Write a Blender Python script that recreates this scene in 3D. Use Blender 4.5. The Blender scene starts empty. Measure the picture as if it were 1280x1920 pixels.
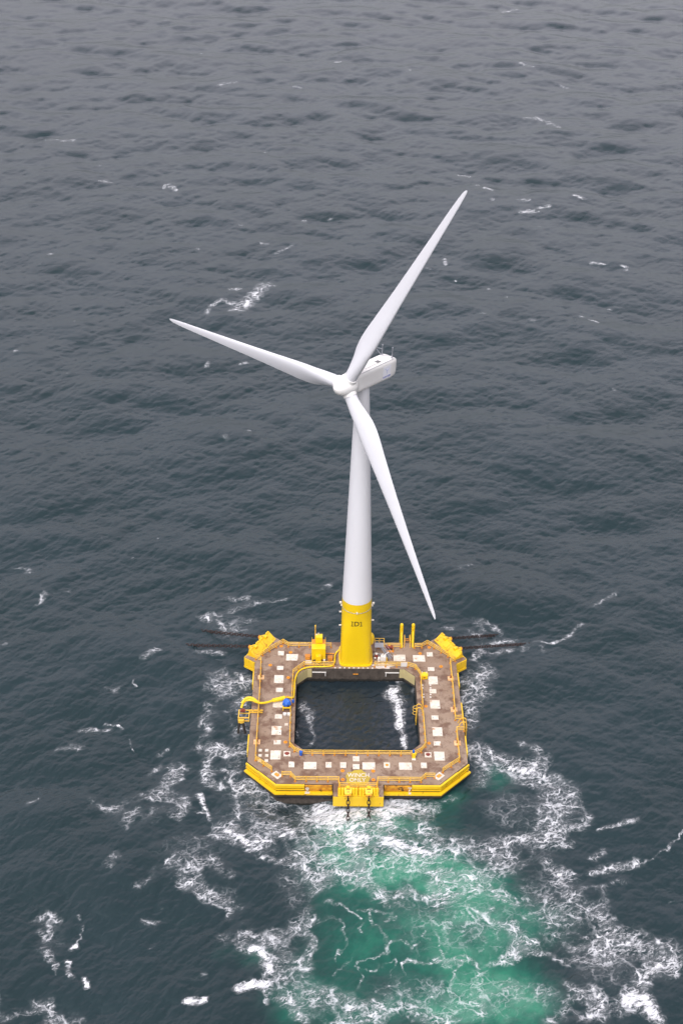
import bpy, bmesh, math, random
import numpy as np
from mathutils import Vector, Matrix
R = math.radians
random.seed(7)
C = bpy.context.scene.collection
scene = bpy.context.scene

# ------------------------------------------------------------------ camera
CAM = np.array([-5.628, -172.6266, 157.480])
YAW, PITCH, ROLL, FPX = 0.0142129, 0.5837100, 0.0174007, 2503.263   # focal length in pixels of the 1280x1920 frame
cy, sy, cp, sp = math.cos(YAW), math.sin(YAW), math.cos(PITCH), math.sin(PITCH)
fw = np.array([sy * cp, cy * cp, -sp]); rt = np.array([cy, -sy, 0.0]); up = np.cross(rt, fw)
cr, sr = math.cos(ROLL), math.sin(ROLL)
rt, up = cr * rt + sr * up, -sr * rt + cr * up
cam_data = bpy.data.cameras.new("camera")
cam = bpy.data.objects.new("camera", cam_data); C.objects.link(cam)
m = Matrix.Identity(4)
for i in range(3):
    m[i][0], m[i][1], m[i][2], m[i][3] = rt[i], up[i], -fw[i], CAM[i]
cam.matrix_world = m
cam_data.sensor_fit = 'VERTICAL'; cam_data.sensor_height = 36.0
cam_data.lens = FPX / 1920 * 36
cam_data.clip_start = 1.0; cam_data.clip_end = 90000
scene.camera = cam

# ------------------------------------------------------------------ sky, sun, exposure
LOWCLOUD = (2.12, 1.98, 2.14, 1)
SUN_EL, SUN_AZ = R(58), R(205)        # azimuth clockwise from +y: behind the camera, a little to its left
world = bpy.data.worlds.new("World"); scene.world = world
world.use_nodes = True
wn, wl = world.node_tree.nodes, world.node_tree.links
wn.clear()
sky = wn.new('ShaderNodeTexSky'); sky.sky_type = 'NISHITA'; sky.sun_disc = False
sky.sun_elevation = SUN_EL; sky.sun_rotation = SUN_AZ
sky.air_density = 1.0; sky.dust_density = 4.0; sky.ozone_density = 1.0
hs = wn.new('ShaderNodeHueSaturation'); hs.inputs['Saturation'].default_value = 0.03   # an overcast sky: grey cloud, hardly any blue
tint = wn.new('ShaderNodeMix'); tint.data_type = 'RGBA'; tint.blend_type = 'MULTIPLY'
tint.inputs[0].default_value = 1.0; tint.inputs[7].default_value = (1.0, 0.968, 1.035, 1)
bg = wn.new('ShaderNodeBackground'); bg.inputs['Strength'].default_value = 0.15
wo = wn.new('ShaderNodeOutputWorld')
wl.new(sky.outputs[0], hs.inputs['Color']); wl.new(hs.outputs[0], tint.inputs[6])
# thinner, brighter cloud low over the far sea
wtc = wn.new('ShaderNodeTexCoord'); wsep = wn.new('ShaderNodeSeparateXYZ'); wl.new(wtc.outputs['Generated'], wsep.inputs[0])
def wramp(src, a, b, lo, hi):
    r = wn.new('ShaderNodeMapRange'); r.interpolation_type = 'SMOOTHSTEP'
    for k, q in ((1, a), (2, b), (3, lo), (4, hi)): r.inputs[k].default_value = q
    wl.new(src, r.inputs[0]); return r.outputs[0]
wm = wn.new('ShaderNodeMath'); wm.operation = 'MULTIPLY'
wl.new(wramp(wsep.outputs[1], -.2, .7, 0, 1), wm.inputs[0]); wl.new(wramp(wsep.outputs[2], .82, .66, 0, 1), wm.inputs[1])
wcl = wn.new('ShaderNodeMix'); wcl.data_type = 'RGBA'; wcl.blend_type = 'MIX'
wm2 = wn.new('ShaderNodeMath'); wm2.operation = 'MULTIPLY'; wl.new(wm.outputs[0], wm2.inputs[0]); wl.new(wramp(wsep.outputs[2], .14, .56, 0.0, 1.0), wm2.inputs[1])
wl.new(wm2.outputs[0], wcl.inputs[0]); wcl.inputs[6].default_value = (1, 1, 1, 1); wcl.inputs[7].default_value = LOWCLOUD
wmul = wn.new('ShaderNodeMix'); wmul.data_type = 'RGBA'; wmul.blend_type = 'MULTIPLY'; wmul.inputs[0].default_value = 1.0
wl.new(tint.outputs[2], wmul.inputs[6]); wl.new(wcl.outputs[2], wmul.inputs[7])
wdk = wn.new('ShaderNodeVectorMath'); wdk.operation = 'SCALE'
wl.new(wmul.outputs[2], wdk.inputs[0]); wl.new(wramp(wsep.outputs[2], .04, .30, .84, 1.0), wdk.inputs['Scale'])
wl.new(wdk.outputs[0], bg.inputs['Color']); wl.new(bg.outputs[0], wo.inputs['Surface'])
sun_d = bpy.data.lights.new("sun", 'SUN'); sun_d.energy = 0.6; sun_d.angle = R(25); sun_d.color = (1.0, 0.97, 0.93)
sun = bpy.data.objects.new("sun", sun_d); C.objects.link(sun)
sv = Vector((math.sin(SUN_AZ) * math.cos(SUN_EL), math.cos(SUN_AZ) * math.cos(SUN_EL), math.sin(SUN_EL)))
sun.rotation_euler = sv.to_track_quat('Z', 'Y').to_euler(); sun.location = (-60, -80, 150)
scene.view_settings.view_transform = 'Standard'; scene.view_settings.look = 'None'
scene.view_settings.gamma = 1.0; scene.view_settings.exposure = 0.75
scene.render.engine = 'CYCLES'
scene.cycles.use_denoising = True; scene.cycles.denoiser = 'OPENIMAGEDENOISE'; scene.cycles.denoising_input_passes = 'RGB_ALBEDO_NORMAL'
scene.cycles.max_bounces = 6; scene.cycles.diffuse_bounces = 3; scene.cycles.glossy_bounces = 3
scene.cycles.caustics_reflective = False; scene.cycles.caustics_refractive = False

# ------------------------------------------------------------------ helpers
def unproject(u, v, z=0.0):
    d = fw + (u - 640) / FPX * rt - (v - 960) / FPX * up
    return CAM + d * ((z - CAM[2]) / d[2])

class MB:
    """collects shapes, then links them as ONE mesh object"""
    def __init__(s): s.v = []; s.f = []; s.sm = []; s.mi = []
    def add(s, vs, fs, smooth=False, mi=0):
        o = len(s.v); s.v += [tuple(map(float, p)) for p in vs]
        for f in fs:
            s.f.append([o + i for i in f]); s.sm.append(smooth); s.mi.append(mi)
    def box(s, c, size, rz=0.0, mi=0, bev=0.0, M=None):
        hx, hy, hz = [k / 2 for k in size]
        bm = bmesh.new(); bmesh.ops.create_cube(bm, size=1.0)
        for v in bm.verts: v.co = Vector((v.co.x * 2 * hx, v.co.y * 2 * hy, v.co.z * 2 * hz))
        if bev > 0: bmesh.ops.bevel(bm, geom=list(bm.edges), offset=bev, segments=2, affect='EDGES', profile=.6)
        T = (M if M is not None else Matrix.Translation(c) @ Matrix.Rotation(rz, 4, 'Z'))
        bm.verts.index_update()
        s.add([T @ v.co for v in bm.verts], [[v.index for v in f.verts] for f in bm.faces], False, mi); bm.free()
        return s
    def cyl(s, a, b, r, r2=None, n=12, mi=0, caps=True, smooth=True):
        a, b = Vector(a), Vector(b); r2 = r if r2 is None else r2
        d = (b - a).normalized(); x = d.orthogonal().normalized(); y = d.cross(x)
        vs = []
        for c, rr in ((a, r), (b, r2)):
            for i in range(n):
                t = 2 * math.pi * i / n; vs.append(c + x * (rr * math.cos(t)) + y * (rr * math.sin(t)))
        s.add(vs, [[i, (i + 1) % n, n + (i + 1) % n, n + i] for i in range(n)], smooth, mi)
        if caps: s.add(vs, [list(range(n))[::-1], list(range(n, 2 * n))], False, mi)
        return s
    def tube(s, pts, r, n=10, mi=0, closed=False, caps=True):
        pts = [Vector(p) for p in pts]; k = len(pts); rr = r if isinstance(r, (list, tuple)) else [r] * k
        vs = []; ref = None
        for i, p in enumerate(pts):
            a = pts[i - 1] if (i > 0 or closed) else p; b = pts[(i + 1) % k] if (i < k - 1 or closed) else p
            d = (b - a).normalized()
            x = (d.orthogonal() if ref is None else ref - d * ref.dot(d)).normalized(); ref = x; y = d.cross(x)
            for j in range(n):
                t = 2 * math.pi * j / n; vs.append(p + x * (rr[i] * math.cos(t)) + y * (rr[i] * math.sin(t)))
        fs = []
        for i in range(k if closed else k - 1):
            for j in range(n):
                fs.append([i * n + j, i * n + (j + 1) % n, ((i + 1) % k) * n + (j + 1) % n, ((i + 1) % k) * n + j])
        s.add(vs, fs, True, mi)
        if not closed and caps:
            s.add(vs, [list(range(n))[::-1], list(range((k - 1) * n, k * n))], False, mi)
        return s
    def prism(s, poly, z0, z1, mi=0):
        n = len(poly); vs = [(x, y, z0) for x, y in poly] + [(x, y, z1) for x, y in poly]
        s.add(vs, [[i, (i + 1) % n, n + (i + 1) % n, n + i] for i in range(n)] + [list(range(n))[::-1], list(range(n, 2 * n))], False, mi)
        return s
    def ring(s, outer, inner, z0, z1, mi=0):
        n = len(outer)
        vs = [(x, y, z) for z in (z0, z1) for P in (outer, inner) for x, y in P]
        fs = []
        for i in range(n):
            j = (i + 1) % n
            fs += [[i, j, 2 * n + j, 2 * n + i], [n + j, n + i, 3 * n + i, 3 * n + j],
                   [2 * n + i, 2 * n + j, 3 * n + j, 3 * n + i], [j, i, n + i, n + j]]
        s.add(vs, fs, False, mi); return s
    def sphere(s, c, r, n=12, mi=0, scale=(1, 1, 1)):
        bm = bmesh.new(); bmesh.ops.create_uvsphere(bm, u_segments=n, v_segments=max(6, n // 2), radius=r)
        bm.verts.index_update()
        s.add([(c[0] + v.co.x * scale[0], c[1] + v.co.y * scale[1], c[2] + v.co.z * scale[2]) for v in bm.verts],
              [[v.index for v in f.verts] for f in bm.faces], True, mi); bm.free(); return s
    def mesh(s, name):
        me = bpy.data.meshes.new(name); me.from_pydata(s.v, [], s.f)
        me.polygons.foreach_set('use_smooth', s.sm); me.polygons.foreach_set('material_index', s.mi); me.update()
        return me
    def build(s, name, mats, parent=None, loc=None):
        me = s.mesh(name)
        for mt in (mats if isinstance(mats, (list, tuple)) else [mats]): me.materials.append(mt)
        return link(name, me, parent, loc)

def link(name, me, parent=None, loc=None):
    o = bpy.data.objects.new(name, me); C.objects.link(o)
    if parent is not None: o.parent = parent
    if loc is not None: o.location = loc
    return o
def tag(o, label=None, cat=None, group=None, kind=None):
    if label: o['label'] = label
    if cat: o['category'] = cat
    if group: o['group'] = group
    if kind: o['kind'] = kind
    return o
def thing(name, label, cat, loc=(0, 0, 0), rz=0.0, group=None):
    o = bpy.data.objects.new(name, None); C.objects.link(o); o.empty_display_size = .5
    o.location = loc; o.rotation_euler = (0, 0, rz)
    return tag(o, label, cat, group)
def copy_part(o, parent, loc=None):
    c = o.copy(); C.objects.link(c); c.parent = parent
    if loc is not None: c.location = loc
    for ch in o.children: copy_part(ch, c)
    return c
def text_mesh(body, size, extrude=0.01, bold=0.0, spacing=1.0):
    cu = bpy.data.curves.new("lettering", 'FONT'); cu.body = body; cu.size = size; cu.extrude = extrude
    cu.align_x = 'CENTER'; cu.align_y = 'CENTER'; cu.offset = bold; cu.space_character = spacing; cu.resolution_u = 4
    o = bpy.data.objects.new("lettering", cu); C.objects.link(o)
    dg = bpy.context.evaluated_depsgraph_get(); dg.update()
    me = bpy.data.meshes.new_from_object(o.evaluated_get(dg))
    bpy.data.objects.remove(o); return me

# ------------------------------------------------------------------ materials
def mat(name, color, rough=.5, metallic=0.0, dark=None, scale=2.0, amount=.5, stain=None, stain_scale=1.2, stain_amt=.0, bump=0.0, bscale=30.0, detail=6, coord='Object', stretch=(1, 1, 1)):
    mt = bpy.data.materials.new(name); mt.use_nodes = True
    n, l = mt.node_tree.nodes, mt.node_tree.links
    b = n['Principled BSDF']; b.inputs['Roughness'].default_value = rough; b.inputs['Metallic'].default_value = metallic
    b.inputs['Base Color'].default_value = (*color, 1)
    tc = n.new('ShaderNodeNewGeometry') if coord == 'World' else n.new('ShaderNodeTexCoord')
    co = tc.outputs['Position'] if coord == 'World' else tc.outputs['Object']
    mp = n.new('ShaderNodeMapping'); mp.inputs['Scale'].default_value = stretch; l.new(co, mp.inputs[0]); co = mp.outputs[0]
    cur = None
    def noise(sc, det=detail, rg=.6):
        t = n.new('ShaderNodeTexNoise'); t.inputs['Scale'].default_value = sc; t.inputs['Detail'].default_value = det; t.inputs['Roughness'].default_value = rg
        l.new(co, t.inputs['Vector']); return t.outputs['Fac']
    def ramp(fac, a, b_):
        r = n.new('ShaderNodeMapRange'); r.inputs[1].default_value = a; r.inputs[2].default_value = b_; r.interpolation_type = 'SMOOTHSTEP'
        l.new(fac, r.inputs[0]); return r.outputs[0]
    def mix(fac, a, c):
        x = n.new('ShaderNodeMix'); x.data_type = 'RGBA'; l.new(fac, x.inputs[0])
        if isinstance(a, tuple): x.inputs[6].default_value = (*a, 1)
        else: l.new(a, x.inputs[6])
        x.inputs[7].default_value = (*c, 1); return x.outputs[2]
    cur = color
    if dark is not None:
        f = ramp(noise(scale), .5 - .25, .5 + .3)
        mm = n.new('ShaderNodeMath'); mm.operation = 'MULTIPLY'; l.new(f, mm.inputs[0]); mm.inputs[1].default_value = amount
        cur = mix(mm.outputs[0], cur, dark)
    if stain is not None:
        f = ramp(noise(stain_scale, 8, .65), 1 - stain_amt - .02, 1 - stain_amt + .08)
        cur = mix(f, cur, stain)
    if not isinstance(cur, tuple): l.new(cur, b.inputs['Base Color'])
    if bump > 0:
        bp = n.new('ShaderNodeBump'); bp.inputs['Strength'].default_value = bump; bp.inputs['Distance'].default_value = .02
        l.new(noise(bscale), bp.inputs['Height']); l.new(bp.outputs[0], b.inputs['Normal'])
    return mt

YEL = (.78, .51, .012)
M_yel = mat('yellow_paint', YEL, .42, dark=(.72, .37, .012), scale=.9, amount=.45, stain=(.20, .085, .02), stain_scale=1.3, stain_amt=.385, bump=.1, bscale=6, stretch=(1, 1, .4))
M_yelclean = mat('yellow_tower_paint', (.77, .53, .008), .38, dark=(.73, .475, .008), scale=.35, amount=.6)
M_rail = mat('yellow_rail_paint', (.78, .51, .06), .45, dark=(.62, .28, .03), scale=2.0, amount=.7, coord='World')
M_foot = mat('orange_rusty_foot', (.58, .24, .03), .6, dark=(.34, .11, .02), scale=5, amount=.7, coord='World')
M_rusty = mat('rusty_yellow_steel', (.70, .36, .02), .6, dark=(.30, .08, .012), scale=1.3, amount=1.0, stain=(.035, .018, .012), stain_scale=.9, stain_amt=.44, coord='World')
M_white = mat('white_turbine_paint', (.67, .67, .685), .35, dark=(.635, .635, .65), scale=.25, amount=.8, stretch=(1, 1, .35))
M_blade = mat('white_blade_gelcoat', (.67, .67, .69), .30, dark=(.63, .63, .65), scale=.3, amount=.6)
M_nac = mat('cream_nacelle_paint', (.81, .795, .765), .4, dark=(.77, .75, .715), scale=.6, amount=.6)
M_hatch = mat('white_hatch_paint', (.69, .645, .565), .5, dark=(.48, .38, .26), scale=1.3, amount=.75, stain=(.38, .18, .06), stain_scale=.85, stain_amt=.40, coord='World')
M_orangebase = mat('orange_stained_plate', (.72, .52, .30), .6, dark=(.55, .22, .03), scale=2.0, amount=.9, coord='World')
M_orange = mat('orange_primer', (.70, .30, .03), .55, dark=(.50, .16, .02), scale=3, amount=.6, coord='World')
M_rust = mat('rusty_chain_steel', (.036, .016, .012), .8, dark=(.014, .009, .008), scale=3, amount=.8, coord='World')
M_redrust = mat('red_rust', (.22, .035, .02), .7, dark=(.10, .02, .015), scale=3, amount=.6)
M_black = mat('black_rubber_and_shadow', (.018, .017, .016), .7, dark=(.05, .04, .03), scale=2, amount=.7, coord='World')
M_dark = mat('dark_slot', (.05, .04, .03), .7)
M_beige = mat('beige_wall_paint', (.50, .42, .20), .6, dark=(.40, .33, .17), scale=.8, amount=.6)
M_grey = mat('grey_galvanised_steel', (.34, .35, .38), .45, metallic=.3, dark=(.25, .25, .27), scale=4)
M_wht = mat('white_equipment_paint', (.66, .64, .60), .45, dark=(.66, .60, .52), scale=2, amount=.5)
M_blue = mat('blue_tarpaulin', (.015, .12, .52), .5, dark=(.01, .08, .38), scale=3, amount=.7)
M_ink = mat('dark_olive_lettering', (.10, .075, .012), .6)
M_logo = mat('blue_logo_ink', (.09, .11, .42), .5)
M_logopale = mat('pale_blue_logo_ink', (.46, .50, .68), .5)
M_panel = mat('pale_logo_panel', (.84, .84, .88), .5)
M_yelmark = mat('worn_yellow_deck_paint', (.46, .34, .03), .7, dark=(.30, .20, .04), scale=1.2, amount=.8, coord='World')
M_whtmark = mat('worn_white_deck_paint', (.68, .64, .56), .7, dark=(.40, .32, .20), scale=4, amount=.6, stain=(.24, .17, .09), stain_scale=2.6, stain_amt=.42, coord='World')
M_splash = mat('white_spilt_grout', (.66, .62, .56), .8, dark=(.40, .34, .28), scale=2.2, amount=.9, coord='World')
M_dark_glass = mat('dark_roof_glass', (.12, .12, .12), .3)

def concrete():
    mt = bpy.data.materials.new('weathered_concrete'); mt.use_nodes = True
    n, l = mt.node_tree.nodes, mt.node_tree.links; b = n['Principled BSDF']; b.inputs['Roughness'].default_value = .8
    g = n.new('ShaderNodeNewGeometry'); P = g.outputs['Position']
    def noise(sc, det=8, rg=.65, st=None):
        t = n.new('ShaderNodeTexNoise'); t.inputs['Scale'].default_value = sc; t.inputs['Detail'].default_value = det; t.inputs['Roughness'].default_value = rg
        if st:
            mp = n.new('ShaderNodeMapping'); mp.inputs['Scale'].default_value = st; l.new(P, mp.inputs[0]); l.new(mp.outputs[0], t.inputs['Vector'])
        else: l.new(P, t.inputs['Vector'])
        return t.outputs['Fac']
    def ramp(f, a, c, lo=0., hi=1.):
        r = n.new('ShaderNodeMapRange'); r.interpolation_type = 'SMOOTHSTEP'
        r.inputs[1].default_value = a; r.inputs[2].default_value = c; r.inputs[3].default_value = lo; r.inputs[4].default_value = hi
        l.new(f, r.inputs[0]); return r.outputs[0]
    def mix(f, a, c):
        x = n.new('ShaderNodeMix'); x.data_type = 'RGBA'; l.new(f, x.inputs[0])
        for k, q in ((6, a), (7, c)):
            if isinstance(q, tuple): x.inputs[k].default_value = (*q, 1)
            else: l.new(q, x.inputs[k])
        return x.outputs[2]
    def math_(op, a, c):
        x = n.new('ShaderNodeMath'); x.operation = op
        for k, q in ((0, a), (1, c)):
            if isinstance(q, (int, float)): x.inputs[k].default_value = q
            else: l.new(q, x.inputs[k])
        return x.outputs[0]
    c = mix(ramp(noise(.16, 3, .5), .35, .65), (.240, .164, .110), (.285, .208, .150))
    c = mix(ramp(noise(.45), .46, .62, 0, .80), c, (.115, .058, .036))            # brown stains
    c = mix(ramp(noise(2.6), .55, .72, 0, .75), c, (.055, .036, .03))             # small dark marks
    c = mix(ramp(noise(1.1), .60, .78, 0, .7), c, (.36, .30, .25))               # pale scuffs
    c = mix(ramp(noise(1.6, 6, .7, (1, .25, 1)), .63, .75, 0, .7), c, (.21, .095, .038))   # rust runs
    # walls: dark wet concrete with growth near the waterline
    sep = n.new('ShaderNodeSeparateXYZ'); l.new(P, sep.inputs[0]); z = sep.outputs[2]
    wallc = mix(ramp(noise(1.3), .4, .7), (.075, .060, .047), (.038, .030, .023))
    wallc = mix(ramp(noise(2.0, 6, .6, (1, 1, .2)), .55, .75, 0, .6), wallc, (.13, .11, .088))
    zz = math_('ADD', z, math_('MULTIPLY', math_('SUBTRACT', noise(1.5), .5), 1.2))
    wallc = mix(math_('MULTIPLY', ramp(zz, .75, .35), ramp(zz, -.35, -.05)), wallc, (.014, .013, .010))
    wallc = mix(ramp(zz, -1.1, -1.6), wallc, (.012, .012, .009))
    sn = n.new('ShaderNodeSeparateXYZ'); l.new(g.outputs['Normal'], sn.inputs[0])
    c = mix(ramp(sn.outputs[2], .5, .6), wallc, c)
    l.new(c, b.inputs['Base Color'])
    bp = n.new('ShaderNodeBump'); bp.inputs['Strength'].default_value = .25; bp.inputs['Distance'].default_value = .03
    l.new(noise(5), bp.inputs['Height']); l.new(bp.outputs[0], b.inputs['Normal'])
    return mt
M_conc = concrete()

# ------------------------------------------------------------------ the sea
def spectrum_tile(L, N, lmin, lmax, seed, dirs, iso=.03, Lp=46.0, alpha=.0095, tilt=0.0):
    rng = np.random.default_rng(seed)
    k1 = 2 * np.pi * np.fft.fftfreq(N, L / N)
    kx, ky = np.meshgrid(k1, k1, indexing='ij'); k = np.hypot(kx, ky); k[0, 0] = 1
    th = np.arctan2(ky, kx); D = np.full(k.shape, iso / (2 * np.pi))
    nrm = {2: np.pi / 2, 4: 3 * np.pi / 8, 6: 5 * np.pi / 16, 10: 63 * np.pi / 256}
    for ang, pw, wt in dirs:
        c = np.cos(th - R(ang)); D = D + wt * np.where(c > 0, c, 0) ** pw / nrm[pw]
    S = alpha / 2 * k ** -4 * np.exp(-1.25 * (2 * np.pi / Lp / k) ** 2) * D
    S *= (k * math.sqrt(lmin * lmax) / (2 * np.pi)) ** tilt
    S *= (k > 2 * np.pi / lmax) & (k <= 2 * np.pi / lmin); S[0, 0] = 0
    dk = 2 * np.pi / L
    a = np.sqrt(S) * dk * (rng.normal(size=k.shape) + 1j * rng.normal(size=k.shape))
    F = lambda q: np.real(np.fft.ifft2(q)) * N * N
    return F(a).astype(np.float32), F(1j * kx / k * a).astype(np.float32), F(1j * ky / k * a).astype(np.float32), L, N

def sample(tile, X, Y):
    h, dx, dy, L, N = tile
    u = X / L * N; v = Y / L * N
    i = np.floor(u).astype(np.int64); j = np.floor(v).astype(np.int64); fu = (u - i).astype(np.float32); fv = (v - j).astype(np.float32)
    def w(t): return (-.5 * t + t * t - .5 * t ** 3, 1 - 2.5 * t * t + 1.5 * t ** 3, .5 * t + 2 * t * t - 1.5 * t ** 3, -.5 * t * t + .5 * t ** 3)
    wu, wv = w(fu), w(fv); out = [np.zeros(X.shape, np.float32) for _ in range(3)]
    for a in range(4):
        ia = (i + a - 1) % N
        for b in range(4):
            idx = ia * N + (j + b - 1) % N; ww = wu[a] * wv[b]
            for q, src in zip(out, (h, dx, dy)): q += ww * src.ravel()[idx]
    return out

def vnoise(X, Y, s, seed, octs=4):
    """value noise, 0..1"""
    out = np.zeros(X.shape, np.float32); amp = .5; tot = 0
    for o in range(octs):
        g = np.random.default_rng(seed + o).random((256, 256)).astype(np.float32)
        u = X / s; v = Y / s; i = np.floor(u).astype(int); j = np.floor(v).astype(int)
        fu = u - i; fv = v - j; fu = fu * fu * (3 - 2 * fu); fv = fv * fv * (3 - 2 * fv)
        q = lambda a, b: g[(i + a) % 256, (j + b) % 256]
        out += amp * ((q(0, 0) * (1 - fu) + q(1, 0) * fu) * (1 - fv) + (q(0, 1) * (1 - fu) + q(1, 1) * fu) * fv)
        tot += amp; amp *= .5; s /= 2.03
    return out / tot

def build_sea():
    # a fan of rows and columns round the point below the aircraft: fine where the ground is near, coarse to the horizon
    pit = np.linspace(R(59), R(9.2), 1420)
    d = CAM[2] / np.tan(pit)
    d = np.concatenate([[1.0, 20, 40, 55, 68, 78, 86], d[d > 90], np.geomspace(d[-1] * 1.01, 70000, 40)])
    core = np.linspace(-.64, .64, 1180)
    s = np.concatenate([[-6, -4, -2.6, -1.8, -1.3, -1.0, -.85, -.75, -.69], core, [.69, .75, .85, 1.0, 1.3, 1.8, 2.6, 4, 6]])
    dd, ss = np.meshgrid(d, s, indexing='ij')
    X = (CAM[0] + dd * ss).ravel(); Y = (CAM[1] + dd).ravel()
    DD = dd.ravel(); SS = np.abs(ss.ravel())
    lod = np.clip((1100 - DD) / 130, 0, 1)
    A = sample(spectrum_tile(797., 1024, 11., 130., 3, [(74, 4, .7), (135, 4, .3)], alpha=.0112), X, Y)
    B = sample(spectrum_tile(223., 1024, 2.4, 11., 5, [(138, 6, .55), (72, 4, .45)], alpha=.0086, tilt=.75), X, Y)
    Cc = sample(spectrum_tile(41., 512, .45, 2.4, 9, [(138, 6, .65), (80, 4, .35)], alpha=.024, tilt=.3), X, Y)
    lodc = np.clip((850 - DD) / 400, 0, 1) * np.clip((.64 - SS) / .06, 0, 1)
    lodb = lod * np.clip((.66 - SS) / .06, 0, 1)
    # calmer water inside the pool and in the lee of the hull
    pool = np.clip((11.2 - np.abs(X)) / .8, 0, 1) * np.clip((11.2 - np.abs(Y)) / .8, 0, 1)
    near = np.exp(-(np.maximum(np.abs(X), np.abs(Y)) - 17).clip(0) / 7)
    ga = lod * (1 - .75 * pool) * (1 - .45 * near); gb = lodb * (1 - .6 * pool); gc = lodc * (1 + .3 * pool)
    gust = 1 + .32 * np.clip((DD - 330) / 250, 0, 1) * (.6 + .8 * vnoise(X, Y, 70, 150, 2))        # rougher, gusty water farther out
    ga = ga * gust; gb = gb * gust
    z = ga * A[0] + gb * B[0] + gc * Cc[0]
    # foam and aerated water: strokes and patches laid on the sea surface
    foam = np.zeros(X.shape, np.float32); aer = np.zeros(X.shape, np.float32)
    wx = X + (vnoise(X, Y, 5.0, 40) - .5) * 3.2 + (vnoise(X, Y, 1.3, 44) - .5) * 1.1
    wy = Y + (vnoise(X, Y, 5.0, 60) - .5) * 3.2 + (vnoise(X, Y, 1.3, 64) - .5) * 1.1
    order = np.argsort(Y, kind='stable'); Ys = Y[order]
    brk = np.clip(-.02 + 1.95 * vnoise(X, Y, 2.3, 120, 3), .12, 1.05)
    for pts, w, inten, warp in FOAM_STROKES:
        if warp > .65 and w > .5: w *= 1.4; inten *= .90
        elif w < .5 and warp > .65: w *= .62
        P = [unproject(*q)[:2] for q in pts]
        if len(P) == 1: P = P + [P[0] + np.array([.01, 0])]
        lo = min(q[1] for q in P) - 3.5 * w - 3; hi = max(q[1] for q in P) + 3.5 * w + 3
        sel = order[np.searchsorted(Ys, lo):np.searchsorted(Ys, hi)]
        x0 = min(q[0] for q in P) - 3.5 * w - 3; x1 = max(q[0] for q in P) + 3.5 * w + 3
        sel = sel[(X[sel] > x0) & (X[sel] < x1)]
        px = X[sel] + (wx[sel] - X[sel]) * warp; py = Y[sel] + (wy[sel] - Y[sel]) * warp
        best = np.full(sel.shape, 1e9)
        for a, b in zip(P[:-1], P[1:]):
            ab = b - a; t = ((px - a[0]) * ab[0] + (py - a[1]) * ab[1]) / (ab @ ab + 1e-9); t = t.clip(0, 1)
            best = np.minimum(best, np.hypot(px - a[0] - t * ab[0], py - a[1] - t * ab[1]))
        if warp <= .6 and inten >= .93: val = np.minimum(1.0, 1.35 * inten * np.exp(-np.abs(best / w) ** 2) * (.35 + .65 * brk[sel]))   # breaking crests stay solid
        else: val = inten * np.exp(-np.abs(best / w) ** 1.25) * brk[sel]
        foam[sel] = 1 - (1 - foam[sel]) * (1 - val)
    for u, v, ru, rv, a in AER_BLOBS:
        c = unproject(u, v); e = unproject(u + ru, v); g = unproject(u, v - rv)
        rx = abs(e[0] - c[0]); ry = abs(g[1] - c[1])
        aer += a * np.exp(-(((wx - c[0]) / rx) ** 2 + ((wy - c[1]) / ry) ** 2)).astype(np.float32)
    for u, v, ru, rv, a in FOAM_FIELDS:
        c = unproject(u, v); e = unproject(u + ru, v); g = unproject(u, v - rv)
        rx = abs(e[0] - c[0]); ry = abs(g[1] - c[1])
        val = a * np.exp(-(((wx - c[0]) / rx) ** 2 + ((wy - c[1]) / ry) ** 2))
        foam = np.maximum(foam, val.astype(np.float32))
    aer = np.clip(aer, 0, 1.2)
    # wave crests that break far out
    crest = (A[0] + B[0]) / .9 + (vnoise(X, Y, 9, 90) - .5) * 1.5
    far = (DD > 330) & (crest > 1.88) & (DD < 900)
    foam = np.where(far, np.maximum(foam, .62 * np.clip((crest - 1.88) / .25, 0, 1)), foam)
    inside = pool > .02
    aer = np.where(inside, 0, aer)
    z = z + .28 * foam * (1 - pool) * (vnoise(X, Y, 1.4, 70) - .25) + .35 * np.clip(aer, 0, 1) * (vnoise(X, Y, 3.2, 80) - .5)
    # the trough along the left of the front face and the heaped water before the porch
    z += -1.75 * np.exp(-(((X + 9.5) / 5) ** 2 + ((Y + 19) / 4.2) ** 2)) - .55 * np.exp(-(((X - 9.5) / 5) ** 2 + ((Y + 19.5) / 4) ** 2)) + .25 * np.exp(-((X / 4) ** 2 + ((Y + 23) / 3) ** 2))
    z += .35 * pool
    X2 = X - ga * A[1] - gb * B[1] - .6 * gc * Cc[1]; Y2 = Y - ga * A[2] - gb * B[2] - .6 * gc * Cc[2]
    nr, nc = dd.shape
    co = np.stack([X2, Y2, z], 1).astype(np.float32)
    ii, jj = np.meshgrid(np.arange(nr - 1), np.arange(nc - 1), indexing='ij')
    a = (ii * nc + jj).ravel(); quads = np.stack([a, a + 1, a + nc + 1, a + nc], 1).astype(np.int32)
    me = bpy.data.meshes.new('sea'); me.vertices.add(len(co)); me.vertices.foreach_set('co', co.ravel())
    me.loops.add(quads.size); me.loops.foreach_set('vertex_index', quads.ravel())
    me.polygons.add(len(quads)); me.polygons.foreach_set('loop_start', np.arange(0, quads.size, 4, dtype=np.int32))
    me.polygons.foreach_set('use_smooth', np.ones(len(quads), bool))
    me.update(calc_edges=True)
    for nm, arr in (('foam', foam), ('aer', aer), ('calm', pool)):
        at = me.attributes.new(nm, 'FLOAT', 'POINT'); at.data.foreach_set('value', np.ascontiguousarray(arr, dtype=np.float32))
    me.materials.append(water_material())
    tag(link('sea', me), 'dark teal choppy sea with white foam and a turquoise wake', 'sea', kind='structure')

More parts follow.
